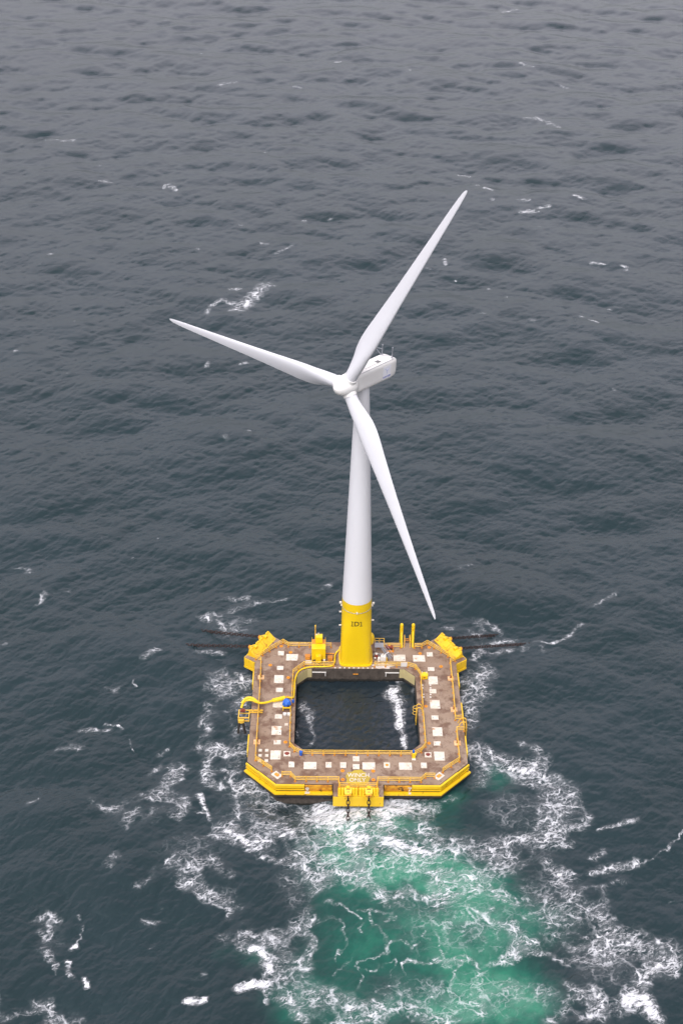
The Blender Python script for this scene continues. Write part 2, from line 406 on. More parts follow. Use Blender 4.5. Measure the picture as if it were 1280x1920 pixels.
W = {1: (0, 1440), 2: (400, 1440), 3: (800, 1440), 4: (0, 1000), 5: (800, 1000), 6: (0, 400), 7: (800, 300), 8: (300, 0)}
FOAM_STROKES = []
def st(zone, pts, w=.8, inten=.8, warp=1.0):
    ox, oy = W[zone]
    if zone in (1, 3) and inten < .9: inten *= .93
    if zone in (6, 7, 8): inten = min(1.0, inten * 1.18); w *= 1.15; warp = .64
    FOAM_STROKES.append(([(ox + x / 2.6667, oy + y / 2.6667) for x, y in pts], w, inten, warp))
# before the front face
st(2, [(500, 190), (560, 225), (640, 240), (760, 280)], 2.0, .95); st(2, [(640, 225), (760, 250), (870, 225), (935, 165)], 1.8, .95)
st(2, [(690, 350), (700, 310), (800, 300), (880, 290), (900, 240)], 1.2, .95); st(2, [(480, 380), (600, 350), (700, 375), (800, 385), (920, 400), (1010, 430), (1130, 420)], 1.5, .92)
st(2, [(480, 260), (560, 290), (640, 330)], 1.5, .75); st(2, [(1040, 200), (1060, 320), (1100, 400)], 1.3, .8); st(2, [(940, 165), (1100, 180), (1180, 160)], 1.0, .8)
st(2, [(470, 470), (530, 500), (540, 560)], 1.2, .75); st(2, [(640, 490), (720, 540), (790, 600), (900, 640), (1050, 650), (1200, 640), (1280, 620)], 1.5, .85)
st(2, [(540, 560), (520, 640), (470, 700)], 1.2, .65); st(2, [(450, 780), (350, 840), (290, 870), (200, 850)], 1.5, .65)
st(2, [(70, 300), (120, 350), (190, 385), (240, 370), (345, 345)], .9, .95); st(2, [(130, 180), (110, 260), (70, 300)], 1.0, .65)
st(2, [(160, 90), (200, 130), (260, 180), (280, 250)], 1.6, .68); st(2, [(0, 70), (60, 90), (130, 100), (180, 60), (220, 100), (290, 160)], 1.0, .88)
st(2, [(200, 300), (280, 270), (350, 300), (380, 330)], .8, .75); st(2, [(350, 250), (440, 260), (500, 270)], 1.2, .6)
st(2, [(400, 330), (450, 350)], .9, .8); st(2, [(200, 430), (330, 450), (440, 420)], .8, .65)
st(2, [(500, 470), (600, 500), (690, 560)], 1.2, .6); st(2, [(700, 410), (760, 470), (750, 520)], .6, .7); st(2, [(820, 410), (815, 480)], .5, .7)
st(2, [(880, 560), (960, 520), (1040, 510), (1110, 540)], .7, .75); st(2, [(1110, 530), (1150, 600), (1230, 590)], 1.2, .7)
st(2, [(520, 195), (600, 225), (700, 235), (800, 225), (900, 200), (940, 170)], 2.4, .97, .6); st(2, [(560, 300), (640, 320), (700, 340)], 1.6, .85); st(2, [(880, 390), (960, 410), (1080, 430)], 1.0, .98, .6)
# threads of foam drawn out on the turquoise water
for q in ([(490, 790), (600, 755), (650, 790), (665, 850), (640, 930)], [(720, 935), (660, 970), (610, 1030)], [(720, 970), (860, 935)],
          [(725, 980), (760, 1000), (900, 970), (920, 955), (925, 1000), (880, 1090)], [(760, 700), (780, 780), (850, 880), (930, 870), (985, 890), (1070, 800)],
          [(850, 880), (880, 920), (860, 940)], [(960, 970), (980, 1030), (1020, 1080), (1020, 1140)], [(1110, 860), (1130, 920), (1220, 960), (1280, 1000)],
          [(1120, 1110), (1130, 1190)], [(1080, 820), (1180, 830), (1280, 825)], [(740, 780), (740, 830)], [(960, 970), (1030, 935), (1130, 930)],
          [(690, 700), (770, 690), (900, 720)], [(1090, 700), (1180, 690), (1270, 680)], [(730, 1000), (710, 1080)], [(1190, 960), (1160, 1040)], [(810, 1110), (900, 1160)],
          [(600, 700), (640, 690), (720, 760)], [(840, 760), (920, 730)], [(1000, 940), (960, 970)]):
    st(2, q, .42, .66, 1.25)
st(2, [(490, 820), (512, 880), (485, 945)], .6, .92); st(2, [(400, 1030), (450, 1040), (475, 1110)], 1.2, .78); st(2, [(190, 910), (240, 905), (270, 960), (285, 1030)], .7, .97, .6)
st(2, [(120, 1130), (190, 1085), (260, 1100)], .75, .97, .6); st(2, [(240, 1110), (245, 1160), (225, 1200)], .4, .8); st(2, [(300, 1160), (380, 1180), (430, 1240)], .8, .85)
st(2, [(430, 1170), (540, 1160), (650, 1150), (760, 1150), (830, 1200)], 1.2, .75); st(2, [(600, 1250), (700, 1270), (800, 1230)], .9, .8); st(2, [(830, 1200), (950, 1180), (1100, 1220)], 1.0, .68)
st(2, [(700, 1160), (690, 1240)], .5, .7); st(2, [(1000, 1250), (1100, 1270), (1200, 1240)], 1.0, .7); st(2, [(330, 960), (400, 930), (460, 980)], 1.0, .6); st(2, [(280, 1010), (330, 1070), (400, 1130)], 1.0, .6)
# right of the wake
st(3, [(150, 400), (300, 420), (400, 500)], 2.2, .74); st(3, [(330, 390), (430, 370), (520, 350), (600, 330), (660, 300), (725, 285)], .8, .92)
st(3, [(400, 0), (530, 30), (600, 90), (690, 110)], 2.0, .58); st(3, [(560, 30), (600, 180), (560, 280), (520, 350)], 2.0, .55); st(3, [(740, 120), (660, 240), (600, 330)], 1.0, .72)
st(3, [(800, 240), (770, 320), (700, 370)], 1.0, .55); st(3, [(860, 315), (940, 290), (1060, 260)], .4, .85, .6); st(3, [(590, 470), (640, 500), (670, 580), (685, 640), (640, 670)], 1.0, .92)
st(3, [(670, 510), (760, 545), (850, 545), (920, 480), (1050, 465)], .7, .88); st(3, [(1070, 480), (1140, 440), (1180, 390), (1280, 310)], .4, .8); st(3, [(820, 430), (910, 400)], .6, .7)
st(3, [(700, 650), (820, 620), (980, 560)], .9, .65); st(3, [(600, 690), (720, 720), (780, 715)], .6, .75); st(3, [(820, 710), (890, 670)], .6, .92); st(3, [(850, 720), (890, 780), (910, 840)], .9, .78)
st(3, [(950, 800), (1050, 830), (1100, 900), (1190, 960)], 1.5, .8); st(3, [(1230, 960), (1190, 1000), (1080, 1040), (1060, 1100), (1020, 1160)], 1.2, .97); st(3, [(1000, 1180), (1080, 1190), (1140, 1260)], 1.1, 1.0, .5)
st(3, [(430, 800), (440, 845), (530, 855)], .8, .92); st(3, [(300, 770), (380, 790), (430, 830)], .6, .85); st(3, [(0, 920), (100, 960), (240, 960), (420, 920), (600, 910), (700, 940), (850, 950), (930, 930)], .6, .85)
st(3, [(700, 850), (740, 900), (830, 870)], .6, .75); st(3, [(240, 1030), (270, 1130), (250, 1220)], 1.0, .8); st(3, [(370, 1080), (430, 1075)], .8, .85); st(3, [(450, 1150), (560, 1120), (600, 1150)], 1.2, .78)
st(3, [(700, 1070), (760, 1140), (720, 1170)], .7, .82); st(3, [(820, 1110), (860, 1180)], .9, .88); st(3, [(620, 1280), (760, 1230), (1000, 1180)], 1.0, .68); st(3, [(340, 640), (420, 700), (450, 690)], .5, .8)
st(3, [(200, 740), (280, 740), (320, 700)], .5, .75); st(3, [(410, 920), (430, 890), (470, 870)], 1.0, .8); st(3, [(170, 500), (260, 540), (330, 520)], 1.6, .66); st(3, [(150, 600), (230, 590)], 1.5, .62)
st(3, [(500, 600), (570, 560), (580, 550)], .6, .7); st(3, [(400, 640), (560, 640), (680, 660)], .6, .66); st(3, [(860, 880), (960, 850), (1050, 900)], 1.5, .62); st(3, [(900, 950), (1000, 960), (1080, 940)], 1.2, .6)
st(3, [(650, 800), (760, 800), (860, 850)], .4, .75); st(3, [(1200, 660), (1280, 650)], .4, .6); st(3, [(830, 1260), (850, 1240)], .9, .9); st(3, [(560, 800), (620, 760), (700, 740)], .7, .7); st(3, [(420, 780), (520, 740), (640, 700)], .7, .7)
# left of the wake
st(1, [(440, 180), (520, 210), (610, 190)], 1.4, .62); st(1, [(640, 270), (700, 220), (770, 170)], 1.5, .74); st(1, [(870, 240), (930, 165)], 1.2, .85); st(1, [(800, 130), (880, 60), (900, 0)], 1.2, .66)
st(1, [(1000, 140), (1030, 205)], .45, .98, .4); st(1, [(985, 220), (1045, 225), (1060, 250)], .4, .9, .5); st(1, [(910, 590), (980, 480), (1010, 540), (940, 600)], .8, .74); st(1, [(1000, 360), (1100, 345)], .8, .66)
st(1, [(1000, 600), (1080, 660), (1190, 680)], 1.0, .68); st(1, [(840, 490)], .4, .95); st(1, [(540, 490), (600, 455)], .8, .66); st(1, [(700, 580), (760, 540)], .9, .6); st(1, [(1150, 300), (1180, 340), (1270, 390)], .8, .9)
st(1, [(190, 750), (280, 710), (300, 745), (230, 790), (190, 850)], 1.0, .72); st(1, [(350, 892), (375, 880)], .5, .97, .5); st(1, [(370, 860), (400, 790)], .4, .72); st(1, [(398, 750)], .4, .92)
st(1, [(190, 900), (260, 970)], .6, .85); st(1, [(255, 970), (262, 1030)], .4, .75); st(1, [(330, 955), (352, 962)], .4, .95, .5); st(1, [(345, 980), (385, 1040)], .5, .78); st(1, [(430, 1040), (436, 1080)], .4, .95, .5)
st(1, [(180, 1185), (235, 1175), (265, 1210), (235, 1280)], .9, .92); st(1, [(0, 1170), (40, 1230)], 1.2, .7); st(1, [(110, 1225), (150, 1220)], .5, .85); st(1, [(930, 1182), (1030, 1185)], .55, .93, .6)
st(1, [(950, 1080), (1040, 1065)], .7, .78); st(1, [(1110, 860), (1200, 870), (1270, 840)], 1.1, .66); st(1, [(300, 1260), (380, 1250)], .9, .66); st(1, [(780, 880), (815, 860)], .4, .68); st(1, [(720, 760), (800, 765)], .6, .64)
st(1, [(880, 400), (900, 470), (850, 520)], 1.4, .55); st(1, [(1040, 450), (1120, 520), (1160, 540)], 1.0, .55); st(1, [(160, 190), (215, 165)], .6, .66); st(1, [(1040, 640), (1130, 700), (1110, 750)], .8, .6)
# round the hull, left
st(4, [(60, 170), (110, 170), (160, 190)], .7, .84); st(4, [(250, 300), (330, 285)], .9, .5); st(4, [(190, 350), (205, 295)], .6, .56); st(4, [(1020, 440), (1100, 420), (1130, 480), (1250, 440)], 1.0, .66)
st(4, [(1000, 590), (1100, 590)], .7, .86); st(4, [(1110, 700), (1150, 730), (1250, 740)], 1.2, .9); st(4, [(1080, 780), (1200, 850)], 2.2, .55); st(4, [(520, 768), (575, 775)], .7, .85); st(4, [(655, 715), (668, 745)], .4, .92)
st(4, [(410, 975), (510, 980)], .9, .8); st(4, [(510, 940), (570, 950), (600, 970)], .4, .72); st(4, [(1010, 1065), (1080, 1060)], 1.2, .88); st(4, [(1100, 1100), (1180, 1085)], .6, .85); st(4, [(1060, 1090), (1010, 1150), (1040, 1240)], .6, .84)
st(4, [(1200, 950), (1225, 1080)], 2.0, .58); st(4, [(1180, 800), (1240, 900)], 1.8, .62); st(4, [(740, 1190), (780, 1150)], .7, .8); st(4, [(830, 1180), (880, 1230)], .6, .85); st(4, [(630, 1030), (645, 1075)], .4, .82)
st(4, [(1140, 330), (1240, 330)], 1.0, .54); st(4, [(790, 1080), (830, 1060)], .7, .66); st(4, [(1030, 880), (1050, 980)], .8, .62); st(4, [(730, 630), (780, 600)], .6, .66); st(4, [(1110, 1180), (1180, 1180), (1140, 1240)], .7, .8)
st(4, [(290, 1090), (380, 1075)], .8, .56); st(4, [(670, 120)], .4, .75); st(4, [(790, 20)], .5, .7); st(4, [(0, 560), (30, 555)], .8, .62); st(4, [(500, 28)], .5, .66); st(4, [(1170, 400), (1260, 370), (1400, 330), (1660, 260)], .8, .52)
# round the hull, right
st(5, [(240, 500), (270, 430), (300, 450), (350, 470)], .7, .78); st(5, [(340, 610), (420, 590), (500, 570)], .6, .82); st(5, [(300, 550), (400, 520), (470, 520)], 1.0, .66); st(5, [(500, 540), (620, 535), (700, 505)], .5, .78)
st(5, [(180, 740), (240, 780), (310, 700)], 1.8, .85); st(5, [(200, 820), (270, 820)], 1.0, .86); st(5, [(190, 860), (220, 940), (200, 980)], 1.3, .76); st(5, [(210, 1100), (290, 1105), (370, 1150), (450, 1190), (520, 1200)], .9, .93)
st(5, [(480, 1060), (550, 1070), (600, 1110)], .8, .58); st(5, [(520, 1190), (560, 1150)], .8, .85); st(5, [(540, 1200), (640, 1260)], 1.2, .72); st(5, [(150, 190), (205, 172)], .6, .58); st(5, [(230, 620), (260, 600)], .8, .8)
st(5, [(0, 490), (60, 470), (140, 490)], .9, .75); st(5, [(560, 570), (570, 600)], .6, .66); st(5, [(220, 1130), (270, 1180), (240, 1240)], 1.6, .62); st(5, [(840, 370), (980, 310)], .8, .5); st(5, [(700, 505), (800, 460)], .8, .5)
# whitecaps farther out
st(6, [(1040, 500), (1050, 465), (1100, 440), (1160, 450)], .8, .74); st(6, [(1215, 475), (1245, 425), (1335, 368)], 2.3, .92); st(6, [(1160, 487), (1215, 480)], .9, .7); st(6, [(1140, 385), (1200, 380)], .8, .7); st(6, [(1190, 755), (1220, 742)], .5, .86); st(6, [(1030, 765), (1040, 755)], .7, .7)
st(6, [(205, 258)], .7, .85); st(6, [(260, 207)], 1.0, .7); st(6, [(345, 805)], .4, .8); st(6, [(85, 685)], .9, .6); st(6, [(1140, 1140)], 1.1, .56); st(6, [(1235, 1100)], .6, .62); st(6, [(370, 545)], .5, .6)
st(7, [(230, 128), (245, 126)], .9, .88); st(7, [(285, 138), (312, 158)], .8, .93); st(7, [(335, 210)], 1.1, .96); st(7, [(460, 210), (500, 205)], 1.2, .85); st(7, [(470, 265), (530, 255)], 1.4, .82); st(7, [(570, 240), (600, 235)], 1.1, .85)
st(7, [(730, 186), (770, 198)], .9, .78); st(7, [(825, 520), (890, 525)], .7, .82); st(7, [(970, 528), (1003, 535), (1002, 552)], .6, .9); st(7, [(95, 490), (94, 520)], .6, .8); st(7, [(760, 785), (795, 800), (840, 822)], .5, .8); st(7, [(290, 775)], .9, .62)
st(7, [(320, 640)], .6, .85); st(7, [(400, 688)], .5, .8); st(7, [(140, 590)], .6, .62); st(7, [(160, 70), (200, 72)], 1.6, .6); st(7, [(555, 328)], .8, .78); st(7, [(915, 738)], .6, .7); st(7, [(1140, 1000)], 1.0, .55); st(7, [(0, 440), (20, 470)], .7, .8); st(7, [(5, 538)], .8, .85)
st(7, [(520, 800), (530, 805)], .9, .6); st(7, [(935, 1150)], .8, .55)
st(8, [(20, 940), (45, 920), (75, 950)], 1.0, .76); st(8, [(590, 1270), (660, 1235)], 1.0, .7); st(8, [(880, 312), (910, 308)], 1.0, .7); st(8, [(680, 435), (705, 437)], 1.1, .76); st(8, [(300, 430), (360, 415)], 1.8, .62); st(8, [(850, 1085)], .9, .8)
st(8, [(530, 768)], 1.0, .68); st(8, [(205, 265)], .9, .8); st(8, [(1010, 270)], .9, .7); st(8, [(1250, 355)], 1.0, .7); st(8, [(30, 105)], 1.6, .6); st(8, [(700, 1100), (720, 1095)], .8, .62); st(8, [(510, 1222), (535, 1224)], .9, .7); st(8, [(190, 1245)], .8, .75); st(8, [(400, 1125)], .9, .56)
FOAM_STROKES += [([(940, 21), (965, 19)], 1.8, .78, 1), ([(985, 222), (1000, 222)], 1.3, .66, 1), ([(1010, 222), (1050, 245)], 1.2, .66, 1), ([(1040, 155), (1060, 160)], 1.3, .66, 1), ([(975, 120), (1000, 128)], 1.2, .6, 1), ([(185, 340), (205, 342)], 1.2, .74, 1), ([(85, 262), (135, 264)], 2.0, .55, 1), ([(185, 312)], 1.4, .6, 1)]
# water foaming inside the pool
FOAM_STROKES += [([(738, 1294), (735, 1306), (741, 1314)], 1.1, 1.0, .6), ([(726, 1308), (742, 1312)], .9, .9, .8), ([(742, 1312), (746, 1325), (749, 1340), (752, 1365), (757, 1402)], .62, 1.0, .5), ([(746, 1330), (753, 1360)], .7, .6, .8),
                 ([(569, 1329), (577, 1337), (576, 1350), (588, 1338)], .75, .92, .8), ([(572, 1322), (566, 1334)], .5, .8, .8), ([(582, 1362), (586, 1385), (582, 1398)], .5, .62, 1), ([(765, 1282), (774, 1300), (772, 1330)], .8, .42, 1),
                 ([(690, 1277), (760, 1276)], .6, .58, 1), ([(556, 1375), (556, 1398)], .35, .6, 1)]
AER_BLOBS = [(650, 1750, 80, 80, .30), (620, 1860, 80, 50, .2), (790, 1700, 190, 170, .28), (930, 1850, 110, 90, .2), (700, 1540, 110, 50, .85), (620, 1600, 40, 50, .65), (740, 1630, 95, 32, .95), (830, 1640, 85, 32, .85), (900, 1680, 85, 36, .65), (680, 1675, 60, 28, .3), (960, 1730, 110, 36, .6), (800, 1735, 110, 32, .5),
             (850, 1795, 110, 44, .45), (700, 1790, 60, 36, .25), (900, 1850, 95, 55, .65), (980, 1885, 65, 48, .9), (700, 1890, 110, 38, .5), (560, 1830, 50, 45, .3), (485, 1795, 26, 24, .45), (530, 1890, 55, 36, .5), (850, 1900, 75, 36, .55),
             (930, 1462, 42, 24, .5), (840, 1500, 36, 24, .45), (340, 1722, 46, 16, .13), (430, 1785, 36, 22, .2), (490, 1470, 30, 40, .15), (440, 1290, 18, 40, .12), (890, 1290, 18, 40, .12)]
FOAM_FIELDS = [(720, 1600, 150, 80, .54), (860, 1730, 210, 110, .41), (860, 1870, 260, 70, .45), (1040, 1700, 110, 120, .42), (960, 1520, 90, 60, .38), (480, 1530, 110, 80, .40), (360, 1600, 110, 70, .36), (260, 1540, 80, 40, .30),
               (440, 1420, 36, 110, .42), (430, 1180, 60, 40, .38), (890, 1290, 26, 70, .42), (900, 1205, 50, 30, .36), (1130, 1800, 80, 80, .44), (420, 1680, 60, 40, .36), (90, 1760, 50, 60, .30), (560, 1640, 50, 120, .40)]

def water_material():
    mt = bpy.data.materials.new('sea_water'); mt.use_nodes = True
    n, l = mt.node_tree.nodes, mt.node_tree.links; b = n['Principled BSDF']
    g = n.new('ShaderNodeNewGeometry'); P = g.outputs['Position']
    def attr(nm):
        a = n.new('ShaderNodeAttribute'); a.attribute_name = nm; return a.outputs['Fac']
    def math_(op, a, c=0.0, clamp=False):
        x = n.new('ShaderNodeMath'); x.operation = op; x.use_clamp = clamp
        for k, q in ((0, a), (1, c)):
            if isinstance(q, (int, float)): x.inputs[k].default_value = q
            else: l.new(q, x.inputs[k])
        return x.outputs[0]
    def mapping(st, rz=0.0, src=None):
        mp = n.new('ShaderNodeMapping'); mp.vector_type = 'TEXTURE'; mp.inputs['Scale'].default_value = tuple(1 / q for q in st); mp.inputs['Rotation'].default_value = (0, 0, rz)
        l.new(src or P, mp.inputs[0]); return mp.outputs[0]
    def noise(sc, det=4, rg=.55, vec=None, color=False):
        t = n.new('ShaderNodeTexNoise'); t.inputs['Scale'].default_value = sc; t.inputs['Detail'].default_value = det; t.inputs['Roughness'].default_value = rg
        l.new(vec or P, t.inputs['Vector']); return t.outputs['Color' if color else 'Fac']
    def ramp(f, a, c, lo=0., hi=1.):
        r = n.new('ShaderNodeMapRange'); r.interpolation_type = 'SMOOTHSTEP'
        for k, q in ((1, a), (2, c), (3, lo), (4, hi)):
            if isinstance(q, (int, float)): r.inputs[k].default_value = q
            else: l.new(q, r.inputs[k])
        l.new(f, r.inputs[0]); return r.outputs[0]
    def mix(f, a, c):
        x = n.new('ShaderNodeMix'); x.data_type = 'RGBA'; l.new(f, x.inputs[0])
        for k, q in ((6, a), (7, c)):
            if isinstance(q, tuple): x.inputs[k].default_value = (*q, 1)
            else: l.new(q, x.inputs[k])
        return x.outputs[2]
    def warp(sc, amt, src=None):
        v = n.new('ShaderNodeVectorMath'); v.operation = 'SUBTRACT'; l.new(noise(sc, 3, .5, src, True), v.inputs[0]); v.inputs[1].default_value = (.5, .5, .5)
        s = n.new('ShaderNodeVectorMath'); s.operation = 'SCALE'; l.new(v.outputs[0], s.inputs[0]); s.inputs['Scale'].default_value = amt
        a = n.new('ShaderNodeVectorMath'); a.operation = 'ADD'; l.new(src or P, a.inputs[0]); l.new(s.outputs[0], a.inputs[1])
        f = n.new('ShaderNodeVectorMath'); f.operation = 'MULTIPLY'; l.new(a.outputs[0], f.inputs[0]); f.inputs[1].default_value = (1, 1, 0)
        return f.outputs[0]
    def lace(sc, wamt, wsc, width, st=(1, 1, 1), rz=0.0):
        v = mapping(st, rz, warp(wsc, wamt))
        t = n.new('ShaderNodeTexVoronoi'); t.feature = 'DISTANCE_TO_EDGE'; t.voronoi_dimensions = '2D'; t.inputs['Scale'].default_value = sc
        l.new(v, t.inputs['Vector']); return ramp(t.outputs['Distance'], width, 0.0)
    foam, aer, calm = attr('foam'), attr('aer'), attr('calm')
    # lacy foam: nets of thin filaments, a fibrous milky film, and solid white where it is churned most
    def fwarp(amt, sc, src=None):
        w1 = warp(sc, amt, src); return warp(sc * 3.1, amt * .38, w1)
    def net(sc, amt, wsc, width, st, rz):
        t = n.new('ShaderNodeTexVoronoi'); t.feature = 'DISTANCE_TO_EDGE'; t.voronoi_dimensions = '2D'; t.inputs['Scale'].default_value = sc
        l.new(mapping(st, rz, fwarp(amt, wsc)), t.inputs['Vector'])
        return ramp(t.outputs['Distance'], width, 0.0)
    brk = ramp(noise(.42, 4, .6), .36, .62); brk2 = ramp(noise(1.3, 4, .65), .34, .66)
    n1 = math_('MULTIPLY', net(.14, 5.5, .26, .045, (.8, 1.15, 1), R(25)), math_('MULTIPLY', math_('ADD', math_('MULTIPLY', brk2, .7), .2), .85))
    n2 = math_('MULTIPLY', net(.30, 3.2, .5, .08, (.75, 1.2, 1), R(10)), brk)
    n3 = math_('MULTIPLY', net(.85, 1.3, 1.4, .18, (.7, 1.2, 1), R(35)), math_('MULTIPLY', brk, brk2))
    lines = math_('MAXIMUM', math_('MAXIMUM', n1, math_('MULTIPLY', n2, .9)), math_('MULTIPLY', n3, .75))
    fib = noise(1.5, 8, .78, mapping((.5, 1.5, 1), R(30), fwarp(1.5, .5)))
    fine = noise(5.5, 4, .7, mapping((.5, 1.3, 1), R(34), warp(1.2, .5)))
    fibr = math_('MULTIPLY', ramp(fib, .45, .66), ramp(fine, .36, .58, .25, 1.0))
    f_lines = math_('MULTIPLY', lines, ramp(foam, .22, .62))
    f_film = math_('MULTIPLY', fibr, ramp(foam, .22, .80, 0, .82))
    f_solid = ramp(math_('ADD', foam, math_('ADD', math_('MULTIPLY', math_('SUBTRACT', fib, .5), 1.9), math_('MULTIPLY', math_('SUBTRACT', fine, .5), .7))), .74, 1.04)
    f_milk = math_('MULTIPLY', ramp(foam, .12, .9), math_('MULTIPLY', ramp(noise(.6, 4, .6), .3, .7), math_('ADD', math_('MULTIPLY', aer, .08), .12)))
    ff = math_('MAXIMUM', math_('MAXIMUM', f_lines, f_film), math_('MAXIMUM', f_solid, f_milk))
    # body colour of the water
    deep = mix(ramp(noise(.035, 3), .35, .65), (.0112, .0250, .0285), (.0136, .0280, .0325))
    deep = mix(calm, deep, (.0130, .0215, .0275))
    a2 = math_('MULTIPLY', aer, ramp(noise(.22, 4, .55, warp(.3, 2.0)), .30, .65, .7, 1.1))
    col = mix(ramp(a2, .03, .75), deep, (.010, .080, .058))
    col = mix(ramp(a2, .55, 1.15), col, (.024, .165, .100))
    col = mix(ff, col, (.74, .75, .77))
    l.new(col, b.inputs['Base Color'])
    l.new(ramp(ff, 0, .7, .12, .65), b.inputs['Roughness'])
    b.inputs['IOR'].default_value = 1.333
    # the finest wind ripples
    r1 = noise(1.6, 5, .6, mapping((.5, 1.6, 1), R(50)))
    r2 = noise(.9, 3, .5, mapping((.5, 1.5, 1), R(-12)))
    h = math_('ADD', math_('MULTIPLY', r1, .11), math_('MULTIPLY', r2, .06))
    h = math_('ADD', h, math_('MULTIPLY', ff, .10))
    bp = n.new('ShaderNodeBump'); bp.inputs['Strength'].default_value = .8; bp.inputs['Distance'].default_value = 1.0
    l.new(h, bp.inputs['Height']); l.new(bp.outputs[0], b.inputs['Normal'])
    return mt
build_sea()

# ------------------------------------------------------------------ floating platform
DZ = 3.0
plat = thing('floating_platform', 'square brown concrete floating platform with yellow fenders and an open central pool', 'platform')
OUT = [(-18, -13.05), (-13.05, -18), (13.05, -18), (18, -13.05), (18, 13.05), (13.05, 18), (-13.05, 18), (-18, 13.05)]
INN = [(-10.5, -8.6), (-8.6, -10.5), (8.6, -10.5), (10.5, -8.6), (10.5, 8.6), (8.6, 10.6), (-8.6, 10.6), (-10.5, 8.6)]
MB().ring(OUT, INN, -4, DZ).build('hull', M_conc, plat)
# mooring porches
SQ3 = math.cos(R(30))
def porch_frame(a):                       # local x along the porch, local -y outward
    if a == 'front': return Matrix.Identity(4)
    s = 1 if a == 'right' else -1
    nrm = Vector((s * SQ3, .5, 0)); t = Vector((-.5 * s, SQ3, 0)) * s
    yv = -nrm; xv = yv.cross(Vector((0, 0, 1)))
    c = nrm * (24.0 - 20.7) + Vector((-.5 * s, SQ3, 0)) * 5.75
    M = Matrix.Identity(4)
    for i in range(3): M[i][0], M[i][1], M[i][2], M[i][3] = xv[i], yv[i], (0, 0, 1)[i], c[i]
    return M
for a in ('front', 'left', 'right'):
    M = porch_frame(a)
    if a == 'front': poly = [(-4, -18.003), (-4, -20.7), (4, -20.7), (4, -18.003)]
    else:
        s = 1 if a == 'right' else -1
        q = [M @ Vector((x, -20.7, 0)) for x in (-4, 4)]
        lo, hi = sorted(q, key=lambda v: v.y)
        poly = [(s * 18.003, 12.15), (lo.x, lo.y), (hi.x, hi.y), (s * 13.2, 18.003), (s * 13.05 + s * .004, 18.004 - .0), (s * 18.004, 13.05)]
        if s < 0: poly = poly[::-1]
    po = MB().prism(poly, .9, DZ - .004).build('mooring_porch', M_conc, plat)
    if a == 'front':
        f = MB().box((0, -20.76, 1.95), (8.0, .10, 2.05), bev=.02).box((-3.97, -20.3, 1.95), (.1, .85, 2.05)).box((3.97, -20.3, 1.95), (.1, .85, 2.05))
        f.build('face_plate', M_yel, po)
    else:
        p0, p1 = Vector((s * 18.0, 12.15, 0)), Vector((lo.x, lo.y, 0)); dv = (p1 - p0); L = dv.length; dv.normalize(); nv = Vector((dv.y, -dv.x, 0))
        if nv.y > 0: nv = -nv
        ang = math.atan2(dv.y, dv.x); mid = (p0 + p1) / 2 + nv * .09
        MB().box((mid.x, mid.y, 2.2), (L, .16, 1.5), rz=ang, bev=.02).build('face_plate', M_yel, po)
        mid2 = (p0 + p1) / 2 + nv * .15
        MB().box((mid2.x, mid2.y, 1.12), (L, .26, .45), rz=ang, bev=.02).build('face_plate', M_yel, po)
        midf = (lo + hi) / 2; ang = math.atan2(hi.y - lo.y, hi.x - lo.x); nf = Vector((s * SQ3, .5, 0))
        MB().box((midf.x + nf.x * .06, midf.y + nf.y * .06, 1.95), (8.0, .1, 2.05), rz=ang).build('face_plate', M_yel, po)

# fenders along the front face, the front corners and the sides
def run(name, pts, off, dep, z0, z1, mt, bev=.03):
    """a bar of depth dep laid against the hull outline pts, standing off it by off; mitred at the corners"""
    P = [Vector(p) for p in pts]; n = len(P); ns = []
    for i in range(n - 1):
        d = (P[i + 1] - P[i]).normalized(); ns.append(Vector((d.y, -d.x)))
    def offs(q):
        o = []
        for i in range(n):
            a = ns[max(i - 1, 0)]; b = ns[min(i, n - 2)]; h = (a + b).normalized(); o.append(P[i] + h * (q / h.dot(a)))
        return o
    A, B = offs(off), offs(off + dep)
    vs = [(*A[i], z) if k == 0 else (*B[i], z) for i in range(n) for k, z in ((0, z0), (0, z1), (1, z1), (1, z0))]
    fs = []
    for i in range(n - 1):
        for k in range(4): fs.append([4 * i + k, 4 * i + (k + 1) % 4, 4 * (i + 1) + (k + 1) % 4, 4 * (i + 1) + k])
    fs += [[3, 2, 1, 0], [4 * (n - 1) + k for k in range(4)]]
    mb = MB(); mb.add(vs, fs); return mb.build(name, mt, plat)
E_ = .004
